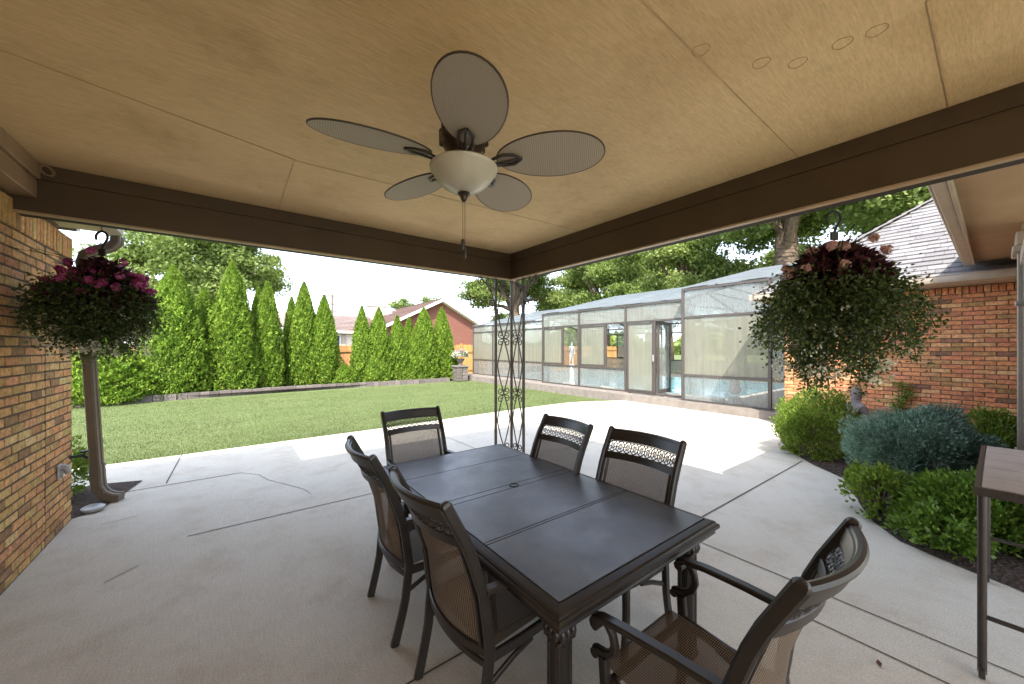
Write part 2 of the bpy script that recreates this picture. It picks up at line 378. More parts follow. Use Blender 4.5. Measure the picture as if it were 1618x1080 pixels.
def bush_leaves(name, size, n, L, Wd, mat, parent=None, seed=1, up=.5, shell=.45, amp=.28, zmin=0, clumps=0):
    D = unit(n); D[:, 2] = np.where(rng.random(n) < .75, np.abs(D[:, 2]), D[:, 2] * .6)
    D /= np.linalg.norm(D, axis=1, keepdims=True)
    r = (1 - shell * rng.random(n) ** 2.2) * lump(D, seed, 26, amp)
    P = D * r[:, None] * np.array(size) * .5
    nc = 90; Dc = unit(nc); Dc[:, 2] = np.where(rng.random(nc) < .7, np.abs(Dc[:, 2]), Dc[:, 2] * .6); Dc /= np.linalg.norm(Dc, axis=1, keepdims=True)
    C = Dc * (rng.uniform(.72, 1.04, nc) * lump(Dc, seed, 26, amp))[:, None] * np.array(size) * .5
    k = rng.integers(0, nc, n); off = unit(n) * (rng.random(n) ** .5 * .13 * np.mean(size))[:, None]; cl = rng.random(n) < .72
    P[cl] = C[k[cl]] + off[cl]; D = np.where(cl[:, None], Dc[k] * .9 + off / (np.linalg.norm(off, axis=1, keepdims=True) + 1e-6) * .8, D)
    P[:, 2] = P[:, 2] + size[2] * .22; P[:, 2] = P[:, 2] * (size[2] / (size[2] * .72))
    P[:, 2] = np.maximum(P[:, 2], zmin + rng.random(n) * .06)
    g = D + unit(n) * .8 + np.array([0, 0, up])
    sz = rng.uniform(.6, 1.3, n)
    return leaf_mesh(name, P, g, L * sz, Wd * sz, mat, rng.normal(.5, .22, n), parent)
def stems(name, base_r, h, n, r, mat, parent, spread=1.0, seed=3):
    q = random.Random(seed); m = MB()
    for i in range(n):
        a = q.uniform(0, 6.28); x, y = math.cos(a), math.sin(a); b = q.uniform(.2, 1) * base_r
        m.tube([(x * b * .2, y * b * .2, 0), (x * b * .5, y * b * .5, h * .4), (x * b * spread, y * b * spread, h * q.uniform(.6, .9))], r, 5, scale=[1, .75, .4])
    return m.build(name, mat, parent, True)


# ================================================================ GROUND AND SETTING
m = MB(); m.quad((-400, -200, -.06), (500, -200, -.06), (500, 700, -.06), (-400, 700, -.06))
tag(m.build('ground', M['grass']), kind='structure')
bedc = [(3.9, -.6), (4.2, -.05), (4.26, .12), (4.33, .29), (4.45, .5), (4.77, .72), (5.2, .88), (5.61, .99), (6.03, 1.16), (6.4, 1.55), (6.9, 1.95), (7.5, 2.25), (8.3, 2.5), (9.1, 2.62), (9.9, 2.7)]
m = MB()
lawn_edge = [(-16, 7.42), (-4, 7.45), (-1.5, 7.46), (2.3, 7.5), (4.3, 7.6), (6.03, 7.69), (7.0, 7.7), (8.0, 7.68), (8.8, 7.4), (9.56, 6.94)]
poly = [(-16, -9), (12, -9), (12, 2.6), (9.56, 2.6)] + lawn_edge[::-1]
m.prism([(x, y, -.1) for x, y in poly], (0, 0, .1))
def strip(pts, wd=.009, z=.004):
    for (x0, y0), (x1, y1) in zip(pts, pts[1:]):
        d = Vector((x1 - x0, y1 - y0)); nn = Vector((-d.y, d.x)).normalized() * wd / 2
        m.quad((x0 + nn.x, y0 + nn.y, z), (x0 - nn.x, y0 - nn.y, z), (x1 - nn.x, y1 - nn.y, z), (x1 + nn.x, y1 + nn.y, z), mi=1)
strip([(-1.1, 5.92), (.1, 5.93)], .013); strip([(.1, 5.93), (.28, 5.69), (.36, 5.4), (.45, 5.23), (.61, 4.91), (.66, 4.8), (.7, 4.6)], .006)
strip([(-.3, 4.21), (.5, 4.21), (1.6, 4.21), (3.1, 4.2)], .011); strip([(2.75, 1.72), (6.2, 1.7), (6.5, 1.7)], .016)
strip([(3.1, 4.2), (3.11, 1.72)], .01); strip([(3.11, 1.7), (3.1, .56), (3.09, -2)], .010); strip([(2.75, 1.7), (2.75, .57), (2.74, -2)], .010)
strip([(-1.0, 1.72), (.9, 1.72), (2.75, 1.72)], .012); strip([(6.3, 4.2), (9.5, 4.25)], .008); strip([(6.3, 1.72), (6.3, 7.6)], .008); strip([(-.62, 6.0), (-.6, 7.45)], .012)
strip([(3.1, 4.2), (6.3, 4.2)], .008); strip([(-.7, 3.72), (-.55, 3.86)], .006, .0045); strip([(-.95, 4.95), (-.7, 5.02)], .006, .0045); strip([(3.12, 4.2), (3.1, 7.5)], .01)
tag(m.build('patio', [M['concrete'], M['joint']]), kind='structure')
m = MB()
back = [(9.9, -.2), (3.9, -.7)]
pl = [(x, y) for x, y in bedc]
cx = [(x + .25 * (9 - x) / 5, y - .3) for x, y in bedc]
n = len(bedc)
vs = [(x, y, .006) for x, y in bedc] + [(x + .1, y - .12, .05) for x, y in bedc] + [(max(x, 6) + .3, -.7, .06) for x, y in bedc]
m.add(vs, [(i, i + 1, n + i + 1, n + i) for i in range(n - 1)] + [(n + i, n + i + 1, 2 * n + i + 1, 2 * n + i) for i in range(n - 1)])
m.add([(-3.2, 5.3, .008), (-1.2, 5.3, .008), (-1.03, 5.45, .008), (-.86, 6.3, .008), (-1.2, 6.42, .008), (-3.2, 6.42, .008)], [(0, 1, 2, 3, 4, 5)])
m.add([(-9, 15.4, .05), (9.1, 16.7, .05), (9.1, 19, .05), (-9, 19, .05)], [(0, 1, 2, 3)])
tag(m.build('mulch_beds', M['mulch']), kind='structure')
# grass blades on the near lawn
n = 170000
gx = rng.uniform(-7, 10.2, n); gy = 7.5 + (rng.random(n) ** 1.5) * 8.9
le = np.interp(gx, [p[0] for p in lawn_edge], [p[1] for p in lawn_edge]); ok = (gy > le + .0) & (gx < np.interp(gy, [7, 16.5], [9.45, 9.7])) & (gy < 15.6 + .1 * gx * .6)
gx, gy = gx[ok], gy[ok]; n = len(gx)
P = np.stack([gx, gy, np.full(n, -.048)], 1); D = np.array([0, 0, 1.]) + rng.normal(size=(n, 3)) * .5
pt = np.sin(gx * .9 + gy * 2.1) * .5 + np.sin(gx * 2.3 - gy * 1.1 + 1) * .5
o = leaf_mesh('lawn_grass', P, D, rng.uniform(.028, .046, n), rng.uniform(.006, .010, n), M['blade'], rng.normal(.52, .15, n) + pt * .1)
tag(o, 'short bright mown lawn grass between the patio and the evergreens', 'grass', kind='stuff')

# ================================================================ BRICKWORK
def brick_cols(kind):
    A = [((.46, .285, .125), 5), ((.42, .24, .11), 4), ((.39, .275, .115), 4), ((.28, .185, .09), 2), ((.49, .34, .155), 3), ((.23, .15, .085), 1), ((.45, .25, .13), 2)]
    B = [((.44, .215, .105), 5), ((.41, .195, .10), 4), ((.43, .26, .13), 3), ((.29, .19, .085), 2), ((.19, .12, .08), 1.2), ((.48, .28, .14), 2.5), ((.35, .165, .095), 1.5)]
    T = A if kind == 'a' else B  # same brick on both walls; each palette carries that wall's light
    c = random.choices([x[0] for x in T], [x[1] for x in T])[0]; k = random.uniform(.85, 1.15) * (1.55 if kind == 'a' else 1.6)
    f = (.94, .86, .86) if kind == 'a' else (.97, .88, .87)
    return tuple(min(.72, x * k * q * random.uniform(.95, 1.05)) for x, q in zip(c, f))
def brick_face(m, u0, u1, z0, z1, place, kind, bl=.2, rh=.0677, gap=.011, holes=()):
    """running bond; place(u0,u1,z0,z1) -> the two corners of one brick"""
    r = 0; z = z0
    while z + rh * .8 < z1:
        u = u0 - (bl / 2 if r % 2 else 0)
        while u < u1 - .02:
            a, b = max(u, u0), min(u + bl - gap, u1)
            if b - a > .03 and not any(h[0] < (a + b) / 2 < h[1] and h[2] < z + rh / 2 < h[3] for h in holes):
                p, q = place(a, b, z, z + rh - gap, random.uniform(-.0008, .004)); m.bbox(p, q, .0035, 0, brick_cols(kind), .0018)
            u += bl
        z += rh; r += 1
# near left: house wall
wall = thing('brick_house', 'house wall of tan and brown brick with a brown downspout at its end, left edge', 'house', (-1.2, 5.3, 0))
def wp(b, nm, mt, par=wall, **k):   # world-built part re-based on its thing
    return b.build(nm, mt, par, **k)
wall.location = (0, 0, 0)
m = MB()
pl_l = lambda a, b, z0, z1, j: ((-1.26, a, z0), (-1.2 + j, b, z1))
brick_face(m, -2.0, 4.655, .01, 2.44, pl_l, 'a', gap=.0135); brick_face(m, 4.672, 5.3, .01, 2.44, pl_l, 'a', gap=.0135)
brick_face(m, -2.6, -1.262, .01, 2.44, lambda a, b, z0, z1, j: ((a, 5.245, z0), (b, 5.302 + j, z1)), 'a')
y = -1.0
while y < 5.28:
    j = random.uniform(0, .004); m.bbox((-1.26, y, 2.448), (-1.195 + j, y + .054, 2.645), .005, 0, brick_cols('a'), .002); y += .0677
m.box((-3.2, -2, 0), (-1.268, 5.237, 2.75), 0, (.2, .15, .1))
wp(m, 'brick_courses', M['brick'])
m = MB(); m.box((-1.267, -2, 0), (-1.2030, 5.292, 2.64)); m.box((-2.6, 5.238, 0), (-1.268, 5.299, 2.64)); wp(m, 'mortar', M['mortarl'])  # mortar darkened and nearly flush to paint in the joint shadows
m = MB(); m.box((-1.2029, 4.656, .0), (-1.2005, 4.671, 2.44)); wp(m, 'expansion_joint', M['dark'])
m = MB()
m.box((-6, -4, 2.76), (-1.31, 5.36, 2.79)); m.box((-1.309, 4.30, 2.76), (-1.0, 5.36, 2.79)); wp(m, 'soffit', M['ledge'])
m = MB(); m.add([(-6, -4, 2.792), (-1.31, -4, 2.792), (-1.31, 5.38, 2.792), (-6, 5.38, 2.792), (-6, -4, 4.4), (-1.31, -4, 3.02), (-1.31, 5.38, 3.02), (-6, 5.38, 3.02), (-6, 1, 4.4)],
      [(0, 3, 2, 1), (5, 6, 8, 4), (6, 7, 8), (0, 1, 5, 4), (1, 2, 6, 5), (2, 3, 7, 6), (3, 0, 4, 8, 7)])
m.add([(-1.309, 4.30, 2.792), (-.98, 4.30, 2.792), (-.98, 5.38, 2.792), (-1.309, 5.38, 2.792), (-1.309, 4.30, 3.02), (-.98, 4.30, 2.92), (-.98, 5.38, 2.92), (-1.309, 5.38, 3.02)], [(0, 3, 2, 1), (4, 5, 6, 7), (0, 1, 5, 4), (1, 2, 6, 5), (2, 3, 7, 6)])
wp(m, 'roof', M['mulch'])
m = MB(); gp = [(0, 0), (.10, .02), (.115, .06), (.105, .115), (.118, .12), (.118, .13), (0, .13)]
m.prism([(-.98 + a, 4.36, 2.74 + b) for a, b in gp], (0, 1.02, 0)); m.prism([(-1.19, 5.38 + a, 2.74 + b) for a, b in gp], (-4, 0, 0)); wp(m, 'gutter', M['taupe'])
# downspout
ds = MB()
rect = lambda wd, th: [(wd / 2, -th / 2), (wd / 2, th / 2), (-wd / 2, th / 2), (-wd / 2, -th / 2)]
path = [(-.93, 5.45, 2.76), (-.935, 5.45, 2.69), (-.97, 5.44, 2.64), (-1.09, 5.425, 2.575), (-1.14, 5.42, 2.53), (-1.155, 5.42, 2.46), (-1.152, 5.45, 2.2), (-1.135, 5.58, 1.2), (-1.118, 5.70, .36)]
pr8 = [(.045, -.025), (.045, .025), (.035, .035), (.012, .035), (.006, .028), (-.006, .028), (-.012, .035), (-.035, .035), (-.045, .025), (-.045, -.025), (-.035, -.035), (.035, -.035)]
ds.sweep(path, [(a * 1.05, b * 1.15) for a, b in pr8], (.3, 1, 0))
dsp = wp(ds, 'downspout', M['down'], smooth=True)
m = MB(); m.sweep([(-1.118, 5.70, .40), (-1.115, 5.705, .26), (-1.105, 5.70, .16), (-1.06, 5.68, .085), (-.99, 5.65, .045), (-.93, 5.63, .035)], [(a * 1.18, b * 1.3) for a, b in pr8], (.3, 1, 0))
for i in range(5): m.bbox((-1.09 + i * .03, 5.60, .125 - i * .018), (-1.083 + i * .03, 5.74, .135 - i * .018), .002)
m.build('outlet_elbow', M['down'], dsp)
m = MB(); m.bbox((-1.2, 4.90, .47), (-1.185, 4.99, .60), .006); m.tube([(-1.185, 4.945, .575), (-1.155, 4.945, .57), (-1.14, 4.945, .52)], .03, 10, scale=[1, .95, .7]); m.box((-1.19, 4.915, .49), (-1.165, 4.975, .555)); wp(m, 'outlet_cover', M['galv'])
m = MB(); m.tube([(-1.2, 5.22, .60), (-1.12, 5.24, .60), (-1.09, 5.25, .57)], .014, 8); m.lathe([(.0, -.01), (.03, -.008), (.034, 0), (.03, .008), (0, .01)], (-1.11, 5.25, .635), 10); m.tube([(-1.11, 5.25, .6), (-1.11, 5.25, .635)], .008, 6); wp(m, 'hose_bib', M['poly'], smooth=True)
# ================================================================ PATIO ROOF
roof = thing('patio_roof', 'brown painted patio cover with plywood ceiling and dark beams overhead', 'patio cover')
XB, YB, ZB, ZC = 3.07, 4.08, 2.56, 2.91
m = MB(); 
m.quad((-1.25, -4.6, ZC), (-1.25, YB + .2, ZC), (XB + .2, YB + .2, ZC), (XB + .2, -4.6, ZC))  # rear stretch unseen; its length and open end chosen for the light beneath
cl = wp(m, 'ceiling', M['ceiling'], roof)
m = MB()
def seam(p, q, wd, d=.003):
    a, b = Vector((*p, ZC - .001)), Vector((*q, ZC - .001)); t = (b - a).normalized(); nn = Vector((-t.y, t.x, 0)) * wd / 2
    m.prism([a + nn, b + nn, b - nn, a - nn], (0, 0, -d))
seam((2.06, -2), (2.06, .16), .004); seam((2.06, .16), (3.07, .16), .006); seam((1.2, .8), (XB, .82), .003, .0015); seam((-1.1, 2.53), (.35, 2.92), .004); seam((.345, 2.93), (.35, 4.08), .006, .002); seam((.35, 2.93), (XB, 2.8), .005, .002); seam((1.2, -2), (1.2, .8), .004, .002)
m.build('panel_seam', M['seam'], cl)
for px_, py_ in ((1.62, .78), (1.91, .65), (2.04, .55), (2.06, .40), (2.09, .30)):
    m = MB(); m.tube([(px_ + .034 * math.cos(a) * (1 + .1 * math.sin(3 * a)), py_ + .034 * math.sin(a), ZC - .001) for a in [i * math.pi / 12 for i in range(24)]], .0012, 4, closed=True, ref=(0, 0, 1)); m.build('pencil_circle', M['pencil'], cl)
def beam(nm, lo, up, led, drk):
    b = wp(lo, nm, M['beam'], roof); up.build('upper_board', M['beam'], b); led.build('lit_bottom_trim', M['ledge'], b); drk.build('painted_gap_shade', M['dark'], b)  # lit lower edge painted pale, shade of the underside gap painted near black
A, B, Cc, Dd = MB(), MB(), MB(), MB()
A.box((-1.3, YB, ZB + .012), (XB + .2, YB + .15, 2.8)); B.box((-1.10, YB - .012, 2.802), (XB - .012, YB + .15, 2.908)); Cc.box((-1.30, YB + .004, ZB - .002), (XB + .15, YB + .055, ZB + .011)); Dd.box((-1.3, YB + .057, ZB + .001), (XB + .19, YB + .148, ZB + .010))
beam('front_beam', A, B, Cc, Dd)
A, B, Cc, Dd = MB(), MB(), MB(), MB()
A.box((XB, -4.6, ZB + .012), (XB + .15, YB - .002, 2.8)); B.box((XB - .012, -4.6, 2.802), (XB + .15, YB - .014, 2.908)); Cc.box((XB + .004, -4.6, ZB - .002), (XB + .055, YB + .002, ZB + .011)); Dd.box((XB + .057, -4.6, ZB + .001), (XB + .148, YB + .055, ZB + .010))
beam('side_beam', A, B, Cc, Dd)
m = MB(); m.bbox((-1.25, -4.6, 2.668), (-1.085, YB - .002, 2.797), .006); m.bbox((-1.25, -4.6, 2.80), (-1.065, YB - .014, 2.908), .006); wp(m, 'wall_trim_board', M['trim'], roof)
m = MB(); m.box((-1.3, YB + .17, 2.80), (3.28, 4.28, 2.99)); m.box((3.25, -4.6, 2.80), (3.28, YB + .168, 2.99)); m.box((-1.3, -4.6, 2.912), (3.249, YB + .168, 2.985)); wp(m, 'roof_deck', M['beam'], roof)
m = MB(); rail = [(-.9, 4.47, 2.99), (3.47, 4.47, 2.99), (3.47, .5, 2.99)]; m.tube(rail, .008, 5)
for i in range(32):
    x = -.85 + i * .135; m.tube([(x, 4.47, 2.99), (x + .09, 4.28, 2.98)], .006, 4)
for i in range(28):
    yy = .55 + i * .138; m.tube([(3.47, yy, 2.99), (3.28, yy + .09, 2.98)], .006, 4)
wp(m, 'unseen_edge_wire', M['galv'], roof)  # unseen wire with struts, shaped to cast a thin laddered shadow
# wire nest at the beam end
m = MB(); q = random.Random(4)
for i in range(7): m.tube([(-1.03 + .03 * math.cos(t + i) * (1 - .2 * math.sin(2 * t)), 4.03 + .02 * math.sin(t * 1.3 + i), 2.86 + .035 * math.sin(t + i * .9)) for t in [k * .55 for k in range(12)]], .002, 4, closed=True)
tag(m.build('cable_coil', M['trim']), 'small tangled loop of tan cable at the ceiling corner above the brick wall', 'cable')

# ================================================================ IRONWORK POST
post = thing('ironwork_post', 'brown wrought iron corner post with scrolls and lattice bars under the beams', 'post')
cp = (XB + .075, YB + .075)
for x, y in ((cp[0], cp[1]), (cp[0] - .27, cp[1]), (cp[0], cp[1] - .27)):
    m = MB(); m.bbox((x - .016, y - .016, .004), (x + .016, y + .016, ZB), .004); wp(m, 'upright', M['iron'], post)
def spiral(cx, cz, r, a0, turns, sgn, n=22, grow=.25):
    return [(cx + (r * (1 - (1 - grow) * i / n)) * math.cos(a0 + sgn * turns * 6.283 * i / n), cz + (r * (1 - (1 - grow) * i / n)) * math.sin(a0 + sgn * turns * 6.283 * i / n)) for i in range(n + 1)]
for ax in (0, 1):
    def P3(u, z): return (cp[0] - u, cp[1], z) if ax == 0 else (cp[0], cp[1] - u, z)
    rf = (0, 1, 0) if ax == 0 else (1, 0, 0)
    m = MB()
    for ph in (0, 1):
        pts = []
        for k in range(-1, 4):
            z0 = 2.12 - .75 * k; u0 = .03 if (k + ph) % 2 else .24
            u1 = .24 if (k + ph) % 2 else .03
            for t in range(8):
                s_ = t / 8; e = .5 - .5 * math.cos(s_ * math.pi); e = e * .45 + s_ * .55; z = z0 - .75 * s_
                if .02 < z < ZB: pts.append(P3(u0 + (u1 - u0) * e, z))
        m.bar(pts, .014, .014, rf, .002)
    wp(m, 'lattice_bars', M['iron'], post)
    for zc in (1.745, .965, .20):
        m = MB()
        for su in (-1, 1):
            for sz in (-1, 1):
                if zc + sz * .1 < .05: continue
                a0 = math.pi / 2 * -sz
                pts = [P3(.135 + su * (.012), zc)] + [P3(.135 + su * (.052 + (c)), zc + sz * (.055) + d) for c, d in [((p[0]) * su * -su * -1, p[1]) for p in spiral(0, 0, .046, -sz * math.pi / 2 - 0, 1.15, sz if True else 1)]]
                m.bar(pts, .012, .012, rf, .002)
        wp(m, 'scroll', M['iron'], post)
    m = MB()
    for uc, zc, r, a0, sg in ((.385, ZB - .065, .05, math.pi / 2, -1), (.50, ZB - .06, .06, math.pi / 2, -1), (.33, ZB - .145, .045, 0, 1), (.345, ZB - .34, .05, math.pi, -1), (.13, ZB - .06, .04, math.pi / 2, 1), (.19, ZB - .1, .035, math.pi, -1)):
        m.bar([P3(a, b) for a, b in spiral(uc, zc, r, a0, 1.5, sg, 26)], .014, .014, rf, .002)
    m.bar([P3(.29, ZB - .42), P3(.30, ZB - .3), P3(.34, ZB - .2), P3(.42, ZB - .09), P3(.52, ZB - .01)], .014, .014, rf, .002)
    wp(m, 'corner_bracket', M['iron'], post)

# ================================================================ DINING TABLE
TX0, TX1, TY0, TY1, TZ = .866, 2.034, .882, 2.868, .72
tb = thing('dining_table', 'long dark slate topped patio dining table with moulded edge, set with six chairs', 'table', ((TX0 + TX1) / 2, (TY0 + TY1) / 2, 0))
hx, hy = (TX1 - TX0) / 2, (TY1 - TY0) / 2
m = MB(); prof = [(0, -.075), (.014, -.075), (.018, -.068), (.012, -.056), (.022, -.050), (.024, -.046), (.032, -.042), (.032, -.026), (.027, -.021), (.020, -.019), (.018, -.012), (.010, -.006), (-.004, -.002), (-.017, .001), (-.022, -.002), (-.022, -.03), (0, -.03)]
ins = .032
loop = [(-hx + ins, -hy + ins), (hx - ins, -hy + ins), (hx - ins, hy - ins), (-hx + ins, hy - ins)]
vs = []; k = len(prof)
for (x, y) in loop:
    sx, sy = math.copysign(1, x), math.copysign(1, y)
    vs += [(x + sx * a, y + sy * a, TZ + b) for a, b in prof]
m.add(vs, [(i * k + q, ((i + 1) % 4) * k + q, ((i + 1) % 4) * k + (q + 1) % k, i * k + (q + 1) % k) for i in range(4) for q in range(k)])
m.build('edge_moulding', M['bronze'], tb)
m = MB(); x0, x1 = -hx + .057, hx - .057; ya, yb = -hy + .057, hy - .057
g = .0025; cuts = [ya, 1.41 - 1.875, 1.43 - 1.875, 1.885 - 1.875, 1.945 - 1.875, 2.43 - 1.875, yb]
for a, b in zip(cuts, cuts[1:]): m.bbox((x0, a + g, TZ - .02), (x1, b - g, TZ + .0015), .0015)
m.build('tabletop', M['slate'], tb)
m = MB(); m.box((x0, ya, TZ - .05), (x1, yb, TZ - .0215)); m.build('tray', M['dark'], tb)
m = MB(); m.lathe([(.026, -.02), (.034, .0035), (.030, .006), (.024, .005), (.023, -.004), (.0, -.0045)], (1.47 - 1.45, 1.915 - 1.875, TZ), 24); m.build('umbrella_hole', M['poly'], tb, True)
m = MB(); t = .10
for a, b in (((-hx + t, -hy + t, .575), (hx - t, -hy + t + .02, .634)), ((-hx + t, hy - t - .02, .575), (hx - t, hy - t, .634)), ((-hx + t, -hy + t + .021, .575), (-hx + t + .02, hy - t - .021, .634)), ((hx - t - .02, -hy + t + .021, .575), (hx - t, hy - t - .021, .634))): m.bbox(a, b, .004)
m.bbox((-.035, -hy + t - .006, .555), (.035, -hy + t - .0005, .60), .003)
m.build('apron', M['bronze'], tb)
for sx in (-1, 1):
    for sy in (-1, 1):
        m = MB(); x, y = sx * (hx - .115), sy * (hy - .115)
        m.bbox((x - .036, y - .036, 0), (x + .036, y + .036, .63), .006)
        for d in (-.018, .018):
            for s_ in (-1, 1):
                m.bbox((x + d - .008, y + s_ * .0365 - .004, .03), (x + d + .008, y + s_ * .0365 + .004, .53), .003); m.bbox((x + s_ * .0365 - .004, y + d - .008, .03), (x + s_ * .0365 + .004, y + d + .008, .53), .003)
        m.bbox((x - .043, y - .043, 0.001), (x + .043, y + .043, .03), .006)
        lg = m.build('leg', M['bronze'], tb)
        m = MB(); m.bbox((x - .044, y - .044, .54), (x + .044, y + .044, .553), .004); m.bbox((x - .05, y - .05, .60), (x + .05, y + .05, .632), .006)
        for s_ in (-1, 1):
            for d in (-.026, 0, .026):
                m.lathe([(.004, -.024), (.013, -.012), (.015, 0), (.011, .014), (.003, .022)], (x + d, y + s_ * .042, .577), 8); m.lathe([(.004, -.024), (.013, -.012), (.015, 0), (.011, .014), (.003, .022)], (x + s_ * .042, y + d, .577), 8)
        m.build('capital', M['bronze'], lg, True)

# ================================================================ CHAIRS
def ypost(z): return float(np.interp(z, [0, .22, .42, .65, .86, 1.06], [0, .055, .075, .045, -.025, -.13]))
def make_chair():
    t = thing('patio_chair', 'x', 'chair')
    HX = .262
    def back_pt(u, z, off=0, bul=.06): return (u * HX, ypost(z) - bul * (1 - u * u) + off, z)
    for s in (-1, 1):
        zs = [0, .08, .16, .24, .33, .42, .5, .58, .66, .74, .82, .90, .98, 1.045]
        m = MB(); m.bar([(s * (.247 + .015 * min(1, z / .5)), ypost(z), z) for z in zs], .030, .044, (1, 0, 0), .007)
        m.sweep([(s * .262, ypost(1.045), 1.045), (s * .262, ypost(1.055), 1.055), (s * .262, ypost(1.06), 1.06)], [(.015, -.015), (.015, .015), (.0, .022), (-.015, .015), (-.015, -.015), (0, -.022)], (1, 0, 0), scale=[1, .85, .5])
        m.build('rear_post', M['bronze'], t, True)
        m = MB(); m.bar([(s * .272, .475, 0), (s * .270, .462, .12), (s * .270, .452, .26), (s * .272, .455, .40), (s * .273, .462, .495)], .030, .038, (1, 0, 0), .006)
        m.build('front_leg', M['bronze'], t, True)
        m = MB(); m.bar([(s * .262, ypost(.665) + .01, .668), (s * .275, .20, .668), (s * .288, .36, .660), (s * .291, .455, .648), (s * .291, .482, .636), (s * .291, .490, .622), (s * .291, .484, .608)], .044, .024, (1, 0, 0), .006)
        m.tube([(s * .269, .474, .616), (s * .313, .474, .616)], .016, 10, ref=(0, 0, 1))
        m.bar([(s * .288, .435, .640), (s * .286, .412, .61), (s * .283, .405, .575), (s * .279, .415, .54), (s * .276, .445, .515), (s * .275, .487, .507), (s * .275, .50, .50)], .026, .030, (1, 0, 0), .006)
        m.tube([(s * .259, .494, .494), (s * .290, .494, .494)], .018, 10, ref=(0, 0, 1))
        m.build('armrest', M['bronze'], t, True)
        m = MB(); m.bar([(s * .252, ypost(.40) + .01, .385), (s * .252, .25, .385), (s * .254, .452, .402)], .022, .045, (1, 0, 0), .005); m.bar([(s * .25, ypost(.27), .27), (s * .253, .2, .335), (s * .254, .30, .365)], .018, .024, (1, 0, 0), .005); m.build('side_rail', M['bronze'], t, True)
    us = [-.94 + 1.88 * i / 14 for i in range(15)]
    m = MB(); m.bar([back_pt(u, 1.004) for u in us], .066, .020, (0, -.35, 1), .005); m.tube([back_pt(u, 1.036, -.003) for u in us], .0145, 8, ref=(0, 0, 1)); m.build('top_rail', M['bronze'], t, True)
    m = MB(); m.bar([back_pt(u, .882) for u in us], .046, .018, (0, -.25, 1), .004); m.build('lower_rail', M['bronze'], t, True)
    m = MB()
    for i in range(10):
        uc = -.845 + 1.69 * i / 9; hw = .103
        for f, rr in ((1.0, .0036), (.45, .0028)):
            m.tube([back_pt(uc + hw * f * math.cos(a), .9375 + .0330 * f * math.sin(a)) for a in [6.2832 * q / 14 for q in range(14)]], rr, 4, ref=(0, 1, 0), closed=True)
        for q in range(6):
            a = math.pi * q / 3; m.tube([back_pt(uc + hw * .1 * math.cos(a), .9375 + .0033 * math.sin(a)), back_pt(uc + hw * math.cos(a), .9375 + .0330 * math.sin(a))], .0028, 4, ref=(0, 1, 0))
    m.tube([back_pt(u, .9705) for u in us], .003, 4, ref=(0, 0, 1)); m.build('lattice_band', M['bronze'], t)
    def sheet(nm, fn, nu, nv, lu, lv):
        vs = [fn(i / nu, j / nv) for j in range(nv + 1) for i in range(nu + 1)]
        me = bpy.data.meshes.new(nm); me.from_pydata(vs, [], [(j * (nu + 1) + i, j * (nu + 1) + i + 1, (j + 1) * (nu + 1) + i + 1, (j + 1) * (nu + 1) + i) for j in range(nv) for i in range(nu)])
        uv = me.uv_layers.new(name='UVMap')
        for l in me.loops:
            a = l.vertex_index; uv.data[l.index].uv = ((a % (nu + 1)) / nu * lu, (a // (nu + 1)) / nv * lv)
        me.materials.append(M['sling']); me.polygons.foreach_set('use_smooth', [True] * len(me.polygons))
        o = bpy.data.objects.new(nm, me); COL.objects.link(o); o.parent = t; return o
    sheet('back_sling', lambda a, b: back_pt(-.92 + 1.84 * a, 0.415 + .447 * b, .004), 14, 14, .48, .42)
    m = MB()
    for s in (-1, 1): m.bar([back_pt(s * .86, z, .0) for z in (.42, .52, .62, .72, .80, .862)], .012, .020, (1, 0, 0), .003)
    m.bar([back_pt(u, .412) for u in us], .040, .022, (0, 0, 1), .004); m.bar([back_pt(u, .355, .01, .045) for u in us], .03, .014, (0, 0, 1), .004)
    m.build('back_frame', M['bronze'], t, True)
    def seat(a, b):
        y = .075 + .43 * min(b / .9, 1); z = .402 + .03 * min(b / .9, 1) - .018 * math.sin(math.pi * min(b, 1)) * math.sin(math.pi * a)
        if b > .85: f = (b - .85) / .15; y = .483 + .03 * math.sin(f * 1.57); z = .430 - .035 * (1 - math.cos(f * 1.57))
        return ((-.236 + .472 * a), y, z)
    sheet('seat_sling', seat, 10, 16, .47, .46)
    m = MB(); m.bar([(-.252, .458, .385), (.252, .458, .385)], .026, .03, (0, 1, 0), .005); m.build('front_rail', M['bronze'], t, True)
    m = MB(); m.bar([(-.235, .11, .375), (.235, .11, .375)], .022, .022, (0, 1, 0), .005); m.build('rear_rail', M['bronze'], t, True)
    return t
ch0 = make_chair()
for i, (x, y, rz, lb) in enumerate([
    (.715, 2.23, -92, 'sling chair on the brick wall side of the table, farther of the two'),
    (.735, 1.475, -89, 'sling chair on the brick wall side of the table, nearer of the two'),
    (2.035, 1.405, 90, 'sling chair on the garden side of the table, nearer of the two'),
    (1.985, 2.07, 86, 'sling chair on the garden side of the table, farther of the two'),
    (1.315, 3.14, 180, 'sling chair at the far table end with its back to the lawn'),
    (1.355, .41, 0, 'sling armchair at the near end of the table, cut by the bottom edge')]):
    o = ch0 if i == 0 else copy_tree(ch0)
    o.location = (x, y, 0); o.rotation_euler = (0, 0, R(rz)); tag(o, 'dark bronze ' + lb, 'chair', 'chairs around the dining table')

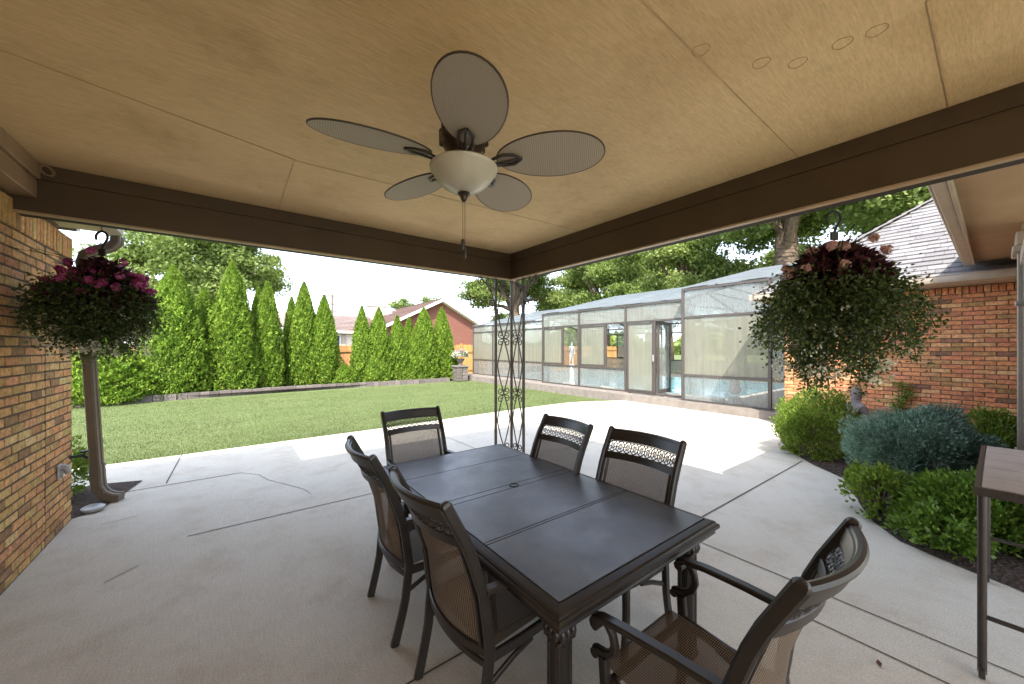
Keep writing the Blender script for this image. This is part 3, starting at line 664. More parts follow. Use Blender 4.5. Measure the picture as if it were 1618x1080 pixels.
# ================================================================ BAR TABLE
bt = thing('bar_table', 'tall bar table with brown slatted top and thin dark legs at the right edge', 'table', (2.92, .075, 0))
m = MB(); m.box((0, -1.4, .895), (.02, 0, .935)); m.box((1.27, -1.4, .895), (1.29, 0, .935)); m.box((.021, -.02, .895), (1.269, 0, .935)); m.box((.021, -1.4, .895), (1.269, -1.38, .935)); m.build('top_frame', M['barmetal'], bt)
for i in range(5):
    a = .024 + i * .2492; m = MB(); m.bbox((a, -1.376, .905), (a + .244, -.024, .938), .003); m.build('slat', M['slat'], bt)
for x in (.025, 1.265):
    for y in (-.025, -1.37):
        m = MB(); m.tube([(x, y, .894), (x, y, .06), (x, y, .022)], .0165, 10); lg = m.build('leg', M['barmetal'], bt, True)
        m = MB(); m.lathe([(.012, -.012), (.024, -.01), (.026, 0), (.024, .01), (.012, .012)], (0, 0, 0), 14); q = m.build('foot_pad', M['barmetal'], lg, True); q.rotation_euler = (R(90), 0, 0); q.location = (x - .02, y, .027)
    m = MB(); m.tube([(x, -.03, .30), (x, -1.36, .30)], .012, 8); m.build('stretcher', M['barmetal'], bt, True)

# ================================================================ CEILING FAN
FX, FY = .91, 1.59
fan = thing('ceiling_fan', 'ceiling fan with five oval woven blades and a frosted glass bowl light', 'ceiling fan', (FX, FY, 2.91))
m = MB(); m.lathe([(.075, -.002), (.078, -.02), (.06, -.06), (.035, -.085), (.014, -.09), (.014, -.16), (.014, -.2)]); m.build('canopy', M['fanmetal'], fan, True)
m = MB(); m.lathe([(.03, -.17), (.075, -.18), (.10, -.205), (.112, -.24), (.112, -.275), (.10, -.31), (.075, -.335), (.07, -.36), (.088, -.37), (.088, -.395), (.06, -.40)]); 
for i in range(10):
    a = i * .628; m.bbox((.107 * math.cos(a) - .012, .107 * math.sin(a) - .012, -.30), (.107 * math.cos(a) + .012, .107 * math.sin(a) + .012, -.215), .004)
m.build('motor_housing', M['fanmetal'], fan, True)
m = MB(); m.lathe([(.085, -.39), (.152, -.398), (.166, -.41), (.162, -.425), (.158, -.428), (.148, -.445), (.128, -.475), (.10, -.50), (.06, -.522), (.025, -.530), (.001, -.531)], (0, 0, 0), 40); m.build('light_bowl', M['bowl'], fan, True)
m = MB(); m.lathe([(.004, -.52), (.03, -.531), (.032, -.537), (.022, -.545), (.016, -.555), (.014, -.565), (.006, -.573), (.001, -.575)], (0, 0, 0), 18); m.build('finial', M['fanmetal'], fan, True)
for dx, zb in ((-.006, -.80), (.006, -.84)):
    m = MB(); m.tube([(dx, 0, -.565), (dx, 0, zb + .03)], .0014, 5); m.lathe([(.002, .05), (.008, .045), (.009, .01), (.007, -.005), (.002, -.008)], (dx, 0, zb - .005), 10); m.build('pull_chain', M['fanmetal'], fan, True)
def blade_pair():
    out = []
    n = 44; L0, L1, hw = .165, .675, .142
    cxm = (L0 + L1) / 2; hl = (L1 - L0) / 2
    ring = []
    for i in range(n):
        a = 6.2832 * i / n; c, s = math.cos(a), math.sin(a)
        ring.append((cxm + hl * c, hw * s * (1 + .10 * c)))
    b = MB(); b.prism([(x, y, -.003) for x, y in ring], (0, 0, .006))
    rm = MB(); rm.tube([(x, y, 0) for x, y in ring], .0042, 6, ref=(0, 0, 1), closed=True)
    ir = MB(); ir.bar([(.075, 0, -.025), (.12, .0, -.03), (.15, .022, -.016), (.20, .034, -.009), (.25, .03, -.008), (.285, 0, -.008)], .016, .01, (0, 1, 0), .003); ir.bar([(.12, 0, -.03), (.15, -.022, -.016), (.20, -.034, -.009), (.25, -.03, -.008), (.285, 0, -.008)], .016, .01, (0, 1, 0), .003); ir.bar([(.12, 0, -.028), (.29, 0, -.0075)], .014, .008, (0, 1, 0), .003)
    return b, rm, ir
for i in range(5):
    b, rm, ir = blade_pair()
    bo = b.build('blade', M['wicker'], fan); bo.rotation_euler = Matrix.Rotation(R(171 + 72 * i), 3, 'Z').__matmul__(Matrix.Rotation(R(-13), 3, 'X')).to_euler(); bo.location = (0, 0, -.375)
    rm.build('blade_rim', M['rim'], bo, True); ir.build('blade_iron', M['fanmetal'], bo, True)

# ================================================================ HANGING BASKETS
def basket(loc, lab, wid, hgt, petal, seed, nleaf, nbloom, fr, grp):
    x, y, z = loc
    t = thing('hanging_basket', lab, 'hanging basket', (x, y, z), 0, grp)
    m = MB(); m.tube([(0, 0, .06), (0, 0, .0), (.012, 0, -.012)], .003, 6); m.build('beam_hook', M['iron'], t)
    m = MB(); pts = [(.045 * math.cos(R(a)), 0, -.055 + .045 * math.sin(R(a))) for a in range(205, -50, -15)] + [(.016, 0, -.115), (.004, 0, -.15)]
    m.bar(pts, .012, .016, (0, 1, 0), .003); m.bbox((-.024, -.006, -.20), (.030, .006, -.145), .004); hk = m.build('hanger_hook', M['poly'], t); hk.rotation_euler = (0, 0, R(-37))
    m = MB()
    for i in range(4):
        a = i * 1.571 + .6; m.tube([(.004, 0, -.19), (.07 * math.cos(a), .07 * math.sin(a), -.33), (.16 * math.cos(a), .16 * math.sin(a), -.52)], .0022, 5)
    m.build('wire', M['poly'], t)
    m = MB(); m.lathe([(.09, -.72), (.13, -.70), (.18, -.55), (.19, -.52), (.18, -.52), (.17, -.54), (.001, -.545)], (0, 0, 0), 24); m.build('pot', M['poly'], t, True)
    g = np.random.default_rng(seed)
    # trailing foliage
    n = nleaf; ns = 150
    az = g.uniform(0, 6.283, ns); reach = wid * .5 * (.30 + 1.0 * g.random(ns) ** 1.9); drop = hgt * g.uniform(.4, 1.0, ns) ** .8 * (1.1 - .45 * reach / (wid * .5))
    k = g.integers(0, ns, n); s = g.random(n) ** .9
    rr = .10 + (reach[k] - .10) * (1 - (1 - s) ** 1.6); zz = -.55 + .09 * np.sin(np.minimum(s * 3, 3.14)) - drop[k] * s ** 1.8
    a = az[k] + .25 * np.sin(s * 4 + k)
    P = np.stack([rr * np.cos(a), rr * np.sin(a), zz], 1) + g.normal(size=(n, 3)) * (.03 + .035 * (1 - s))[:, None]
    P[:, 0] = np.where(P[:, 0] + x < -1.17, -1.17 - x + .02 * g.random(n), P[:, 0])
    D = g.normal(size=(n, 3)) + np.stack([np.cos(a), np.sin(a), -.6 * s], 1)
    leaf_mesh('trailing_leaves', P, D, g.uniform(.014, .034, n), g.uniform(.010, .022, n), M['trail'], g.normal(.35, .2, n) + .3 * s, t)
    m = MB()
    for i in range(0, ns, 2):
        p = []
        for s_ in (0, .25, .5, .75, 1):
            r_ = .10 + (reach[i] - .10) * (1 - (1 - s_) ** 1.6); q = -.55 + .09 * math.sin(min(s_ * 3, 3.14)) - drop[i] * s_ ** 1.8; a_ = az[i] + .25 * math.sin(s_ * 4 + i)
            p.append((max(r_ * math.cos(a_), -1.165 - x), r_ * math.sin(a_), q))
        m.tube(p, .0022, 4)
    m.build('stems', M['trail'], t)
    n = 1500; k = g.integers(0, ns, n); s = g.uniform(.3, .95, n); kk = g.integers(0, 130, n)
    cc = g.random((130, 3)); ca = cc[:, 0] * 6.283; cr = wid * .5 * (.35 + .5 * cc[:, 1]); cz = -.6 - hgt * .7 * cc[:, 2]
    P = np.stack([cr[kk] * np.cos(ca[kk]), cr[kk] * np.sin(ca[kk]), cz[kk]], 1) + g.normal(size=(n, 3)) * .016
    P[:, 0] = np.maximum(P[:, 0], -1.165 - x)
    leaf_mesh('white_flowers', P, g.normal(size=(n, 3)), g.uniform(.014, .026, n), g.uniform(.012, .022, n), M['whitef'], g.random(n), t)
    n = 2200; a = g.uniform(0, 6.283, n); r_ = np.sqrt(g.random(n)) * wid * .46 * fr; zz = -.58 + .31 * g.random(n) * (1 - (r_ / (wid * .4)) ** 2) + .06
    P = np.stack([r_ * np.cos(a), r_ * np.sin(a), zz], 1); D = np.stack([np.cos(a), np.sin(a), g.uniform(-.3, 1.0, n)], 1) + g.normal(size=(n, 3)) * .45
    leaf_mesh('maroon_leaves', P, D, g.uniform(.06, .12, n), g.uniform(.022, .045, n), M['maroon'], g.random(n), t)
    n = nbloom; ca = g.uniform(0, 6.283, n); cr = np.sqrt(g.random(n)) * wid * .50 * fr; cz = -.50 + .24 * (1 - (cr / (wid * .5)) ** 2) + g.normal(size=n) * .035
    kk = np.repeat(np.arange(n), 14); d = g.normal(size=(n * 14, 3)); d /= np.linalg.norm(d, axis=1, keepdims=True)
    P = np.stack([cr * np.cos(ca), cr * np.sin(ca), cz], 1)[kk] + d * .024
    P[:, 0] = np.maximum(P[:, 0], -1.165 - x)
    leaf_mesh('blossoms', P, np.cross(d, g.normal(size=d.shape)), .042, .036, petal, g.random(len(P)), t, flat=d * 1.0 + .4 * g.normal(size=d.shape))
    n = 22; a = g.uniform(0, 6.283, n); m = MB()
    for i in range(n):
        L = g.uniform(.2, .4); c, s_ = math.cos(a[i]), math.sin(a[i]); m.bar([(c * .06, s_ * .06, -.48), (c * (.06 + L * .4), s_ * (.06 + L * .4), -.44 + L * .5), (c * (.06 + L), s_ * (.06 + L), -.44 + L * .55)], .006, .002, (-s_, c, 0), .0005)
    m.build('spike_leaves', M['trail'], t)
    return t
basket((-.80, 4.20, 2.53), 'hanging basket with vivid pink blossoms and maroon leaves beside the brick wall and downspout', .63, .52, M['pink'], 3, 34000, 60, 1.0, 'hanging flower baskets')
basket((3.17, .66, 2.53), 'hanging basket with pale pink blossoms and long trailing greenery before the garden bed', .78, .74, M['pale'], 8, 36000, 24, .74, 'hanging flower baskets')

# ================================================================ RIGHT HOUSE WING
hs = thing('brick_house', 'house wing of orange red brick with a grey shingled hip roof behind the garden bed', 'house')
XW, YW = 8.9, 2.62
m = MB(); brick_face(m, -.4, YW, .01, 2.44, lambda a, b, z0, z1, j: ((XW - j, a, z0), (XW + .07, b, z1)), 'b', .213)
brick_face(m, XW + .075, 16, .01, 2.44, lambda a, b, z0, z1, j: ((a, YW - .06, z0), (b, YW + .002 + j, z1)), 'b', .213)
y = -.4
while y < YW - .03: m.bbox((XW - .012, y, 2.448), (XW + .07, y + .057, 2.55), .004, 0, brick_cols('b'), .002); y += .0677
m.build('brick_courses', M['brick'], hs)
m = MB(); m.box((XW + .010, -.4, 0), (16, YW - .008, 2.6)); m.build('mortar', M['mortar'], hs)
KS = .79; X0, Z0, YC = 8.5, 2.68, 2.98
m = MB(); m.box((X0, -1.5, 2.56), (XW + 1, YC, 2.585)); m.build('soffit', M['taupe'], hs)
m = MB(); m.prism([(X0 - a, -1.5, 2.565 + b) for a, b in gp], (0, YC + 1.5, 0)); m.prism([(X0 - .05, YC + a, 2.565 + b) for a, b in gp], (6, 0, 0)); m.build('gutter', M['taupe'], hs, True)
m = MB(); rl = .135; nrow = 36
for i in range(nrow):
    s0 = i * rl; s1 = s0 + rl * 1.25
    ct = 1 / math.sqrt(1 + KS * KS); y = -1.8 - random.random() * .3; ymax = YC - .02 - s0 * ct
    while y < ymax:
        wd = random.choice((.14, .2, .26, .33)); y1 = min(y + wd, ymax); th = random.choice((.006, .012, .016)); c = random.uniform(.16, .23); tn = (c, c * .955, c * .965)
        xa, za, xb, zb = X0 - .06 + s0 * ct, Z0 - .03 + s0 * ct * KS, X0 - .06 + s1 * ct, Z0 - .03 + s1 * ct * KS
        yb1 = min(y1, YC - .02 - s1 * ct) if y1 >= ymax - 1e-6 else y1
        if yb1 > y + .01:
            nz = th + .014; m.add([(xa, y, za), (xa, y1, za), (xb, yb1, zb), (xb, y, zb), (xa - nz * .5, y, za + nz), (xa - nz * .5, y1, za + nz), (xb, yb1, zb + .004), (xb, y, zb + .004)], [(0, 1, 2, 3), (4, 7, 6, 5), (0, 4, 5, 1), (1, 5, 6, 2), (2, 6, 7, 3), (3, 7, 4, 0)], 0, tn)
        y = y1 + .004
rf = m.build('roof', M['shingle'], hs)
m = MB(); S = 3.6
m.add([(X0 - .05, YC, Z0 - .05), (X0 + S, YC - S, Z0 + S * KS), (X0 + 8, YC - S, Z0 + S * KS), (X0 + 8, YC, Z0 - .05)], [(0, 1, 2, 3)], 0, (.17, .165, .165))
m.add([(X0 - .02, YC, Z0 - .06), (X0 - .02, -2, Z0 - .06), (X0 + S, -2, Z0 + S * KS - .05), (X0 + S, YC - S, Z0 + S * KS - .05)], [(0, 1, 2, 3)], 0, (.17, .165, .165))
for i in range(20):
    s0 = i * .17; m.prism([(X0 + s0 - .1, YC - s0 + .02, Z0 + s0 * KS + .01), (X0 + s0 + .04, YC - s0 + .1, Z0 + s0 * KS - .02), (X0 + s0 + .23, YC - s0 - .12, Z0 + (s0 + .17) * KS + .0), (X0 + s0 + .06, YC - s0 - .22, Z0 + (s0 + .17) * KS + .02)], (0, 0, .03), 0, (.19, .18, .18))
m.build('hip_ridge', M['shingle'], rf)
# window wing with its eave
m = MB(); m.box((3.30, -2.6, 2.852), (8.75, .20, 2.872)); sf = m.build('wing_soffit', M['trim'], hs)
m = MB(); m.bbox((3.30, .225, 2.80), (8.43, .30, 3.0), .004); m.bbox((3.30, .20, 2.79), (8.40, .224, 2.85), .003); m.bbox((3.30, .30, 2.86), (8.46, .335, 3.02), .006); m.build('eave_board', M['taupe'], hs)
m = MB(); m.add([(3.3, .36, 3.03), (10, .36, 3.03), (10, -3.5, 4.2), (3.3, -3.5, 4.2), (3.3, .30, 2.9), (10, .30, 2.9), (10, -3.5, 2.9), (3.3, -3.5, 2.9)], [(0, 1, 2, 3), (4, 7, 6, 5), (0, 4, 5, 1), (3, 2, 6, 7), (0, 3, 7, 4)], 0, (.17, .165, .165)); m.build('wing_roof', M['shingle'], hs)
wx = 6.35
m = MB(); brick_face(m, wx, 8.88, .01, 2.84, lambda a, b, z0, z1, j: ((a, -.22, z0), (b, -.16 + j, z1)), 'b', .213); m.box((wx, -.4, 0), (8.88, -.168, 2.84), 0, (.2, .15, .11)); m.box((4.6, -.42, 0), (wx - .002, -.22, .54), 0, (.36, .2, .13)); m.build('wing_wall', M['brick'], hs)
win = MB()
win.bbox((5.93, -0.205, .55), (6.03, -0.105, 2.52), .006); win.bbox((6.08, -0.215, .55), (6.13, -0.120, 2.50), .004); win.bbox((6.18, -0.220, .55), (6.30, -0.135, 2.85), .006)
win.bbox((4.6, -0.205, 2.40), (6.3, -0.120, 2.5), .004); win.bbox((4.6, -0.195, .55), (6.3, -0.095, .62), .006); win.bbox((5.86, -0.245, 2.52), (6.34, -0.075, 2.58), .008); win.bbox((5.90, -0.225, 2.58), (6.30, -0.095, 2.72), .01); win.bbox((5.88, -0.235, 2.02), (6.1, -0.090, 2.06), .008)
wf = win.build('window', M['taupe'], hs)
m = MB(); m.box((4.6, -.14, .62), (5.925, -.125, 2.395)); m.build('pane', M['glass'], wf)

# ================================================================ POOL ENCLOSURE
pe = thing('pool_enclosure', 'long telescoping pool enclosure with bronze frames and milky panels on a low kerb', 'enclosure')
m = MB(); m.box((9.56, 2.5, -.08), (9.98, 7.2, .19)); m.box((9.6, 7.202, -.08), (10.3, 11.6, .19)); m.box((9.68, 11.602, -.08), (10.8, 18, .19)); m.build('kerb', M['kerb'], pe)
XR = 14.9
def frame_box(m, x, y0, y1, z0, z1, d=.06): m.bbox((x - d / 2, y0, z0), (x + d / 2, y1, z1), .005)
def pane(x, y0, y1, z0, z1, mt, off=0, nm='panel'):
    b = MB(); b.box((x - .006 + off, y0, z0), (x + .006 + off, y1, z1)); return b.build(nm, mt, pe)
SEC = [(9.8, 3.16, 5.23, 3.15, 2.44, .88), (10.2, 5.25, 11.37, 2.93, 2.44, .93), (10.6, 11.39, 17.5, 2.73, 2.44, .98)]
fr_posts = [[3.16, 5.20], [5.42, 7.32, 9.34, 11.33], [11.43, 13.43, 15.56, 17.46]]
for (x, y0, y1, ze, zh, zs), ps in zip(SEC, fr_posts):
    m = MB(); xo = 2 * XR - x; zr = ze + (XR - x) * .235
    for X in (x, xo):
        for p in ps: frame_box(m, X, p - .035, p + .035, .19, ze, .075)
        for a, b in zip(ps, ps[1:]):
            if not (x == 10.2 and a == 5.42): frame_box(m, X, a + .036, b - .036, zs - .03, zs + .03); 
            frame_box(m, X, a + .036, b - .036, zh - .03, zh + .03); frame_box(m, X, a + .036, b - .036, .19, .235)
        frame_box(m, X, y0, y1, ze + .001, ze + .07, .085)
    for p in (ps if len(ps) > 2 else ps):
        for s in (1, -1):
            m.bar([(XR - s * (XR - x), p, ze + .03), (XR, p, zr + .03)], .06, .07, (0, 1, 0), .004)
            if x != 9.8: m.bar([(XR - s * (XR - x - .03), p, ze - .45), (XR - s * (XR - x - .45), p, ze + .08)], .03, .04, (0, 1, 0), .004)
            m.bar([(XR - s * (XR - x - 1.9), p, ze + .4), (XR - s * .2, p, ze + .35)], .03, .05, (0, 1, 0), .004)
    frame_box(m, XR, y0, y1, zr - .02, zr + .06)
    m.build('frame', M['alu'], pe)
    m = MB(); nb = 3 if len(ps) > 2 else 1
    for s in (1, -1):
        ns = 7
        for i, (a, b) in enumerate(zip(ps, ps[1:])):
            for q in range(ns):
                f0, f1 = q / ns, (q + 1) / ns - .006
                xa, xb = XR - s * (XR - x + .06) * (1 - f0), XR - s * (XR - x + .06) * (1 - f1)
                za, zb = ze + .085 + (zr - ze) * f0, ze + .085 + (zr - ze) * f1
                m.add([(xa, a - .035, za), (xa, b + .033, za), (xb, b + .033, zb), (xb, a - .035, zb), (xa, a - .035, za + .012), (xa, b + .033, za + .012), (xb, b + .033, zb + .012), (xb, a - .035, zb + .012)], [(0, 3, 2, 1), (4, 5, 6, 7), (0, 1, 5, 4), (1, 2, 6, 5), (2, 3, 7, 6), (3, 0, 4, 7)])
    m.build('roof_panels', M['roofpanel'], pe)
    for X in (xo,):
        for a, b in zip(ps, ps[1:]):
            pane(X, a + .036, b - .036, .235, zs - .03, M['panel'], 0, 'far_panel'); pane(X, a + .036, b - .036, zh + .03, ze, M['panel'], 0, 'far_panel')
    for a, b in zip(ps, ps[1:]):
        pane(x, a + .036, b - .036, zh + .031, ze, M['panelclear'] if x == 9.8 else M['panel'], 0, 'header_panel')
        if not (x == 10.2 and a == 5.42): pane(x, a + .036, b - .036, .236, zs - .031, M['panelclear'], 0, 'lower_panel')
# near section: big panel with knee braces
pane(9.8, 3.196, 5.164, .911, 2.409, M['panelgreen'], 0, 'wide_panel')
m = MB()
for y0, sg in ((5.16, -1), (3.2, 1)): m.bar([(9.86, y0, 2.1), (9.86, y0 + sg * .42, 2.42)], .03, .05, (1, 0, 0), .004)
m.build('knee_brace', M['alu'], pe)
m = MB(); m.bbox((9.77, 2.74, .19), (9.83, 2.80, 2.5), .004); m.bbox((9.77, 2.80, .19), (9.83, 3.12, .235), .004); m.bbox((9.77, 2.80, .85), (9.83, 3.12, .91), .004); m.build('end_post', M['alu'], pe)
pane(9.8, 2.801, 3.12, .236, .849, M['panelclear'], 0, 'end_panel'); pane(9.8, 2.801, 3.12, .911, 2.4, M['panelclear'], 0, 'end_panel')
# middle section: door and two sliding windows
def sash(x, y0, y1, z0, z1, mt, nm, wd=.06):
    b = MB(); b.bbox((x - .02, y0, z0), (x + .02, y0 + wd, z1), .004); b.bbox((x - .02, y1 - wd, z0), (x + .02, y1, z1), .004); b.bbox((x - .02, y0 + wd, z0), (x + .02, y1 - wd, z0 + wd), .004); b.bbox((x - .02, y0 + wd, z1 - wd), (x + .02, y1 - wd, z1), .004)
    o = b.build(nm, M['alu'], pe)
    if mt: q = MB(); q.box((x - .005, y0 + wd, z0 + wd), (x + .005, y1 - wd, z1 - wd)); q.build('pane', mt, o)
    return o
sash(10.2, 6.32, 7.28, .24, 2.40, M['panelgreen'], 'sliding_door')
do = sash(10.72, 5.46, 5.50, .24, 2.40, None, 'open_door', .02)
m = MB(); m.bbox((10.24, 6.20, .24), (10.31, 6.245, 2.40), .004); m.bbox((10.88, 6.20, .24), (10.95, 6.245, 2.40), .004); m.bbox((10.311, 6.202, .24), (10.879, 6.243, .36), .004); m.bbox((10.311, 6.202, 2.32), (10.879, 6.243, 2.40), .004); d2 = m.build('swung_door', M['alu'], pe)
m = MB(); m.box((10.312, 6.217, .361), (10.878, 6.227, 2.319)); m.build('pane', M['panelclear'], d2)
m = MB(); m.bbox((10.13, 6.295, 1.2), (10.165, 6.335, 1.4), .004); m.build('handle', M['galv'], d2)
m = MB(); m.bbox((10.15, 6.255, .236), (10.25, 6.315, 2.41), .004); m.build('door_jamb', M['alu'], pe)
sash(10.2, 8.15, 9.29, .97, 2.40, M['panelgreen'], 'sliding_window'); sash(10.2, 10.2, 11.29, .97, 2.40, M['panelgreen'], 'sliding_window')
m = MB()
for y0, y1 in ((7.36, 8.15), (9.38, 10.2)): m.bbox((10.17, y0, .965), (10.23, y0 + .03, 2.40), .003); m.bbox((10.17, y1 - .05, .965), (10.23, y1 - .01, 2.40), .003)
m.build('window_track', M['alu'], pe)
for a, b in ((11.43, 13.43), (13.43, 15.56), (15.56, 17.46)): pane(10.6, a + .036, b - .036, 1.011, 2.409, M['panelgreen'], 0, 'wide_panel')
# far side sliding windows, partly open
for i, (a, b) in enumerate(((5.5, 7.2), (7.4, 9.2), (9.5, 11.2), (11.6, 13.3), (13.6, 15.4), (15.7, 17.3))):
    xx = 2 * XR - (10.2 if i < 3 else 10.6); o = sash(xx, a, a + .85, 1.0, 2.40, M['panelgreen'] if i % 2 else M['panelclear'], 'far_window')
pane(2 * XR - 9.8, 3.2, 5.16, .91, 2.41, M['panel'], 0, 'far_panel')
# near gable end
m = MB(); xo = 2 * XR - 9.8
m.add([(9.84, 3.15, 3.16), (XR, 3.15, 4.33), (xo - .04, 3.15, 3.16), (9.84, 3.17, 3.16), (XR, 3.17, 4.33), (xo - .04, 3.17, 3.16)], [(0, 2, 1), (3, 4, 5), (0, 1, 4, 3), (1, 2, 5, 4), (2, 0, 3, 5)]); m.build('gable_panel', M['panelclear'], pe)
m = MB(); m.bbox((9.84, 3.12, 2.90), (xo, 3.2, 3.02), .005)
for X in (11.5, 13.2, XR, 16.6, 18.3): m.bbox((X - .03, 3.12, .19), (X + .03, 3.2, 3.16 + .235 * (5.1 - abs(X - XR))), .004)
m.build('end_frame', M['alu'], pe)
m = MB(); m.quad((10.7, 17.5, .2), (19.1, 17.5, .2), (19.1, 17.5, 2.75), (XR, 17.5, 3.7), (10.7, 17.5, 2.75)); m.build('end_wall_panel', M['panel'], pe)
m = MB(); m.box((9.985, 2.9, -.05), (21, 18, .10)); tag(m.build('pool_deck', M['deck']), kind='structure')
m = MB(); m.box((11.45, 4.7, .105), (18.2, 16.3, .125)); tag(m.build('pool_coping', M['white']), kind='structure')
m = MB(); m.box((11.65, 4.9, .126), (18.0, 16.1, .132)); tag(m.build('pool_water', M['water']), kind='structure')

# statues: one continuous skinned body
def skin_figure(name, label, joints, edges, mat, loc, scale, rz=0, ped=None):
    t = thing(name, label, 'statue', loc, rz)
    me = bpy.data.meshes.new('figure'); me.from_pydata([j[0] for j in joints], edges, [])
    o = bpy.data.objects.new('figure', me); COL.objects.link(o); o.parent = t; o.scale = (scale,) * 3
    sm = o.modifiers.new('skin', 'SKIN'); sm.use_smooth_shade = True
    for i, j in enumerate(joints):
        me.skin_vertices[0].data[i].radius = (j[1], j[1] * (j[2] if len(j) > 2 else 1)); me.skin_vertices[0].data[i].use_root = (i == 0)
    sd = o.modifiers.new('subdiv', 'SUBSURF'); sd.levels = 1; sd.render_levels = 2
    me.materials.append(mat); o.location = (0, 0, ped[1] if ped else 0)
    if ped: b = MB(); r, h = ped; b.bbox((-r, -r, 0), (r, r, h * .15), .01); b.bbox((-r * .8, -r * .8, h * .15), (r * .8, r * .8, h * .88), .01); b.bbox((-r * .95, -r * .95, h * .88), (r * .95, r * .95, h), .01); b.build('pedestal', mat, t)
    return t
J = [((0, 0, .95), .13, .8), ((.01, 0, 1.15), .115, .8), ((0, 0, 1.38), .15, .7), ((0, 0, 1.50), .06), ((.01, -.01, 1.58), .07), ((.02, -.02, 1.70), .095), ((.02, -.01, 1.80), .06),
     ((.19, 0, 1.42), .07), ((.26, .02, 1.15), .05), ((.25, -.05, .92), .04), ((.24, -.08, .82), .045), ((-.19, 0, 1.42), .07), ((-.27, -.02, 1.16), .05), ((-.22, -.17, 1.34), .04), ((-.16, -.19, 1.46), .045),
     ((.10, 0, .86), .10), ((.11, -.01, .50), .07), ((.11, .02, .09), .045), ((.13, -.13, .03), .04), ((-.10, 0, .86), .10), ((-.14, -.07, .50), .065), ((-.17, .02, .09), .045), ((-.21, -.10, .03), .04)]
EJ = [(0, 1), (1, 2), (2, 3), (3, 4), (4, 5), (5, 6), (2, 7), (7, 8), (8, 9), (9, 10), (2, 11), (11, 12), (12, 13), (13, 14), (0, 15), (15, 16), (16, 17), (17, 18), (0, 19), (19, 20), (20, 21), (21, 22)]
skin_figure('garden_statue', 'white standing nude figure statue seen through the open enclosure window', J, EJ, M['marble'], (11.15, 10.63, .10), .50, R(-25), (.10, .84))
J2 = [((0, 0, .35), .16, 1), ((0, .02, .62), .13), ((0, .03, .85), .12), ((0, .02, .98), .055), ((.01, 0, 1.10), .085), ((.01, 0, 1.2), .05), ((.16, 0, .88), .05), ((.24, -.08, 1.05), .04), ((.2, -.14, 1.26), .035), ((-.16, 0, .88), .05), ((-.24, -.05, .66), .04), ((-.3, -.2, .6), .035), ((.04, 0, .05), .14)]
skin_figure('garden_statue', 'white draped figure statue blurred behind the wide milky enclosure panel', J2, [(0, 1), (1, 2), (2, 3), (3, 4), (4, 5), (2, 6), (6, 7), (7, 8), (2, 9), (9, 10), (10, 11), (0, 12)], M['marble'], (10.35, 4.13, .10), .80, R(-40), (.14, .25))
JB = [((0, 0, .2), .17, .8), ((0, 0, .42), .15, .75), ((0, 0, .55), .07), ((0, -.01, .63), .085), ((0, -.02, .74), .10), ((0, -.01, .83), .05), ((.17, 0, .46), .075), ((.2, -.06, .28), .06), ((-.17, 0, .46), .075), ((-.2, -.06, .28), .06)]
skin_figure('garden_statue', 'grey stone figure with rounded head and shoulders peeking over the lime shrub', JB, [(0, 1), (1, 2), (2, 3), (3, 4), (4, 5), (1, 6), (6, 7), (1, 8), (8, 9)], M['stone'], (7.75, 1.35, .03), .85, R(40), (.2, .28))

# ================================================================ GARDEN SHRUBS
def shrub(name, label, loc, size, n, L, Wd, mat, seed, rz=0, up=.5, amp=.28, nst=14, shell=.45):
    t = thing(name, label, 'shrub', loc, rz)
    bush_leaves('foliage', size, n, L, Wd, mat, t, seed, up, shell, amp)
    stems('stems', min(size[0], size[1]) * .4, size[2] * .85, nst, .012, M['bark'], t, 1, seed); return t
shrub('lime_shrub', 'rounded lime yellow shrub at the far end of the garden bed, partly in sun', (6.92, 1.70, .03), (1.0, 1.0, .80), 17000, .042, .020, M['lime'], 5, .3, .9)
t = shrub('blue_juniper', 'broad blue green juniper mound in the middle of the garden bed', (6.05, .55, .14), (1.0, .96, .74), 52000, .042, .011, M['blue'], 9, .2, .3, .25, 20, .35)
m = MB(); q = random.Random(2)
for i in range(12):
    a = q.uniform(0, 6.28); m.tube([(.05 * math.cos(a), .05 * math.sin(a), -.28), (.2 * math.cos(a), .2 * math.sin(a), -.1), (.5 * math.cos(a), .5 * math.sin(a), .12)], .022, 6, scale=[1, .8, .5])
m.build('trunk', M['bark'], t, True)
shrub('boxwood_shrub', 'glossy bright green shrub behind the bar table legs', (5.0, .10, .03), (.95, .85, .58), 15000, .042, .024, M['box'], 14, 0, .7)
shrub('euonymus_shrub', 'low straggly yellow green shrub in front of the blue juniper', (4.98, .70, .02), (.52, .42, .46), 2600, .045, .026, M['lime'], 21, .4, .6, .4, 10)
shrub('boxwood_shrub', 'small green shrub against the brick beside the window frame', (8.3, .0, .03), (.7, .6, .75), 6500, .042, .024, M['box'], 31, 0, .7)
shrub('creeping_groundcover', 'dark low leafy clump at the edge of the mulch near the bar table', (4.62, .30, .02), (.75, .5, .26), 2600, .045, .03, M['box'], 33, .5, .3, .3, 6)
t = thing('climbing_vine', 'small vine sprig climbing the brick wall above the blue juniper', 'vine', (8.86, .97, .0))
n = 700; s = rng.random(n); P = np.stack([-.02 - .05 * rng.random(n), .05 * np.sin(s * 7) + rng.normal(size=n) * .055, .55 + .5 * s], 1)
leaf_mesh('foliage', P, rng.normal(size=(n, 3)), .03, .022, M['box'], rng.random(n), t)
m = MB(); m.tube([(0, .05 * math.sin(q * 7 - 4), .0 + q * 1.05) for q in [i / 8 for i in range(9)]], .005, 5); m.build('stem', M['bark'], t)
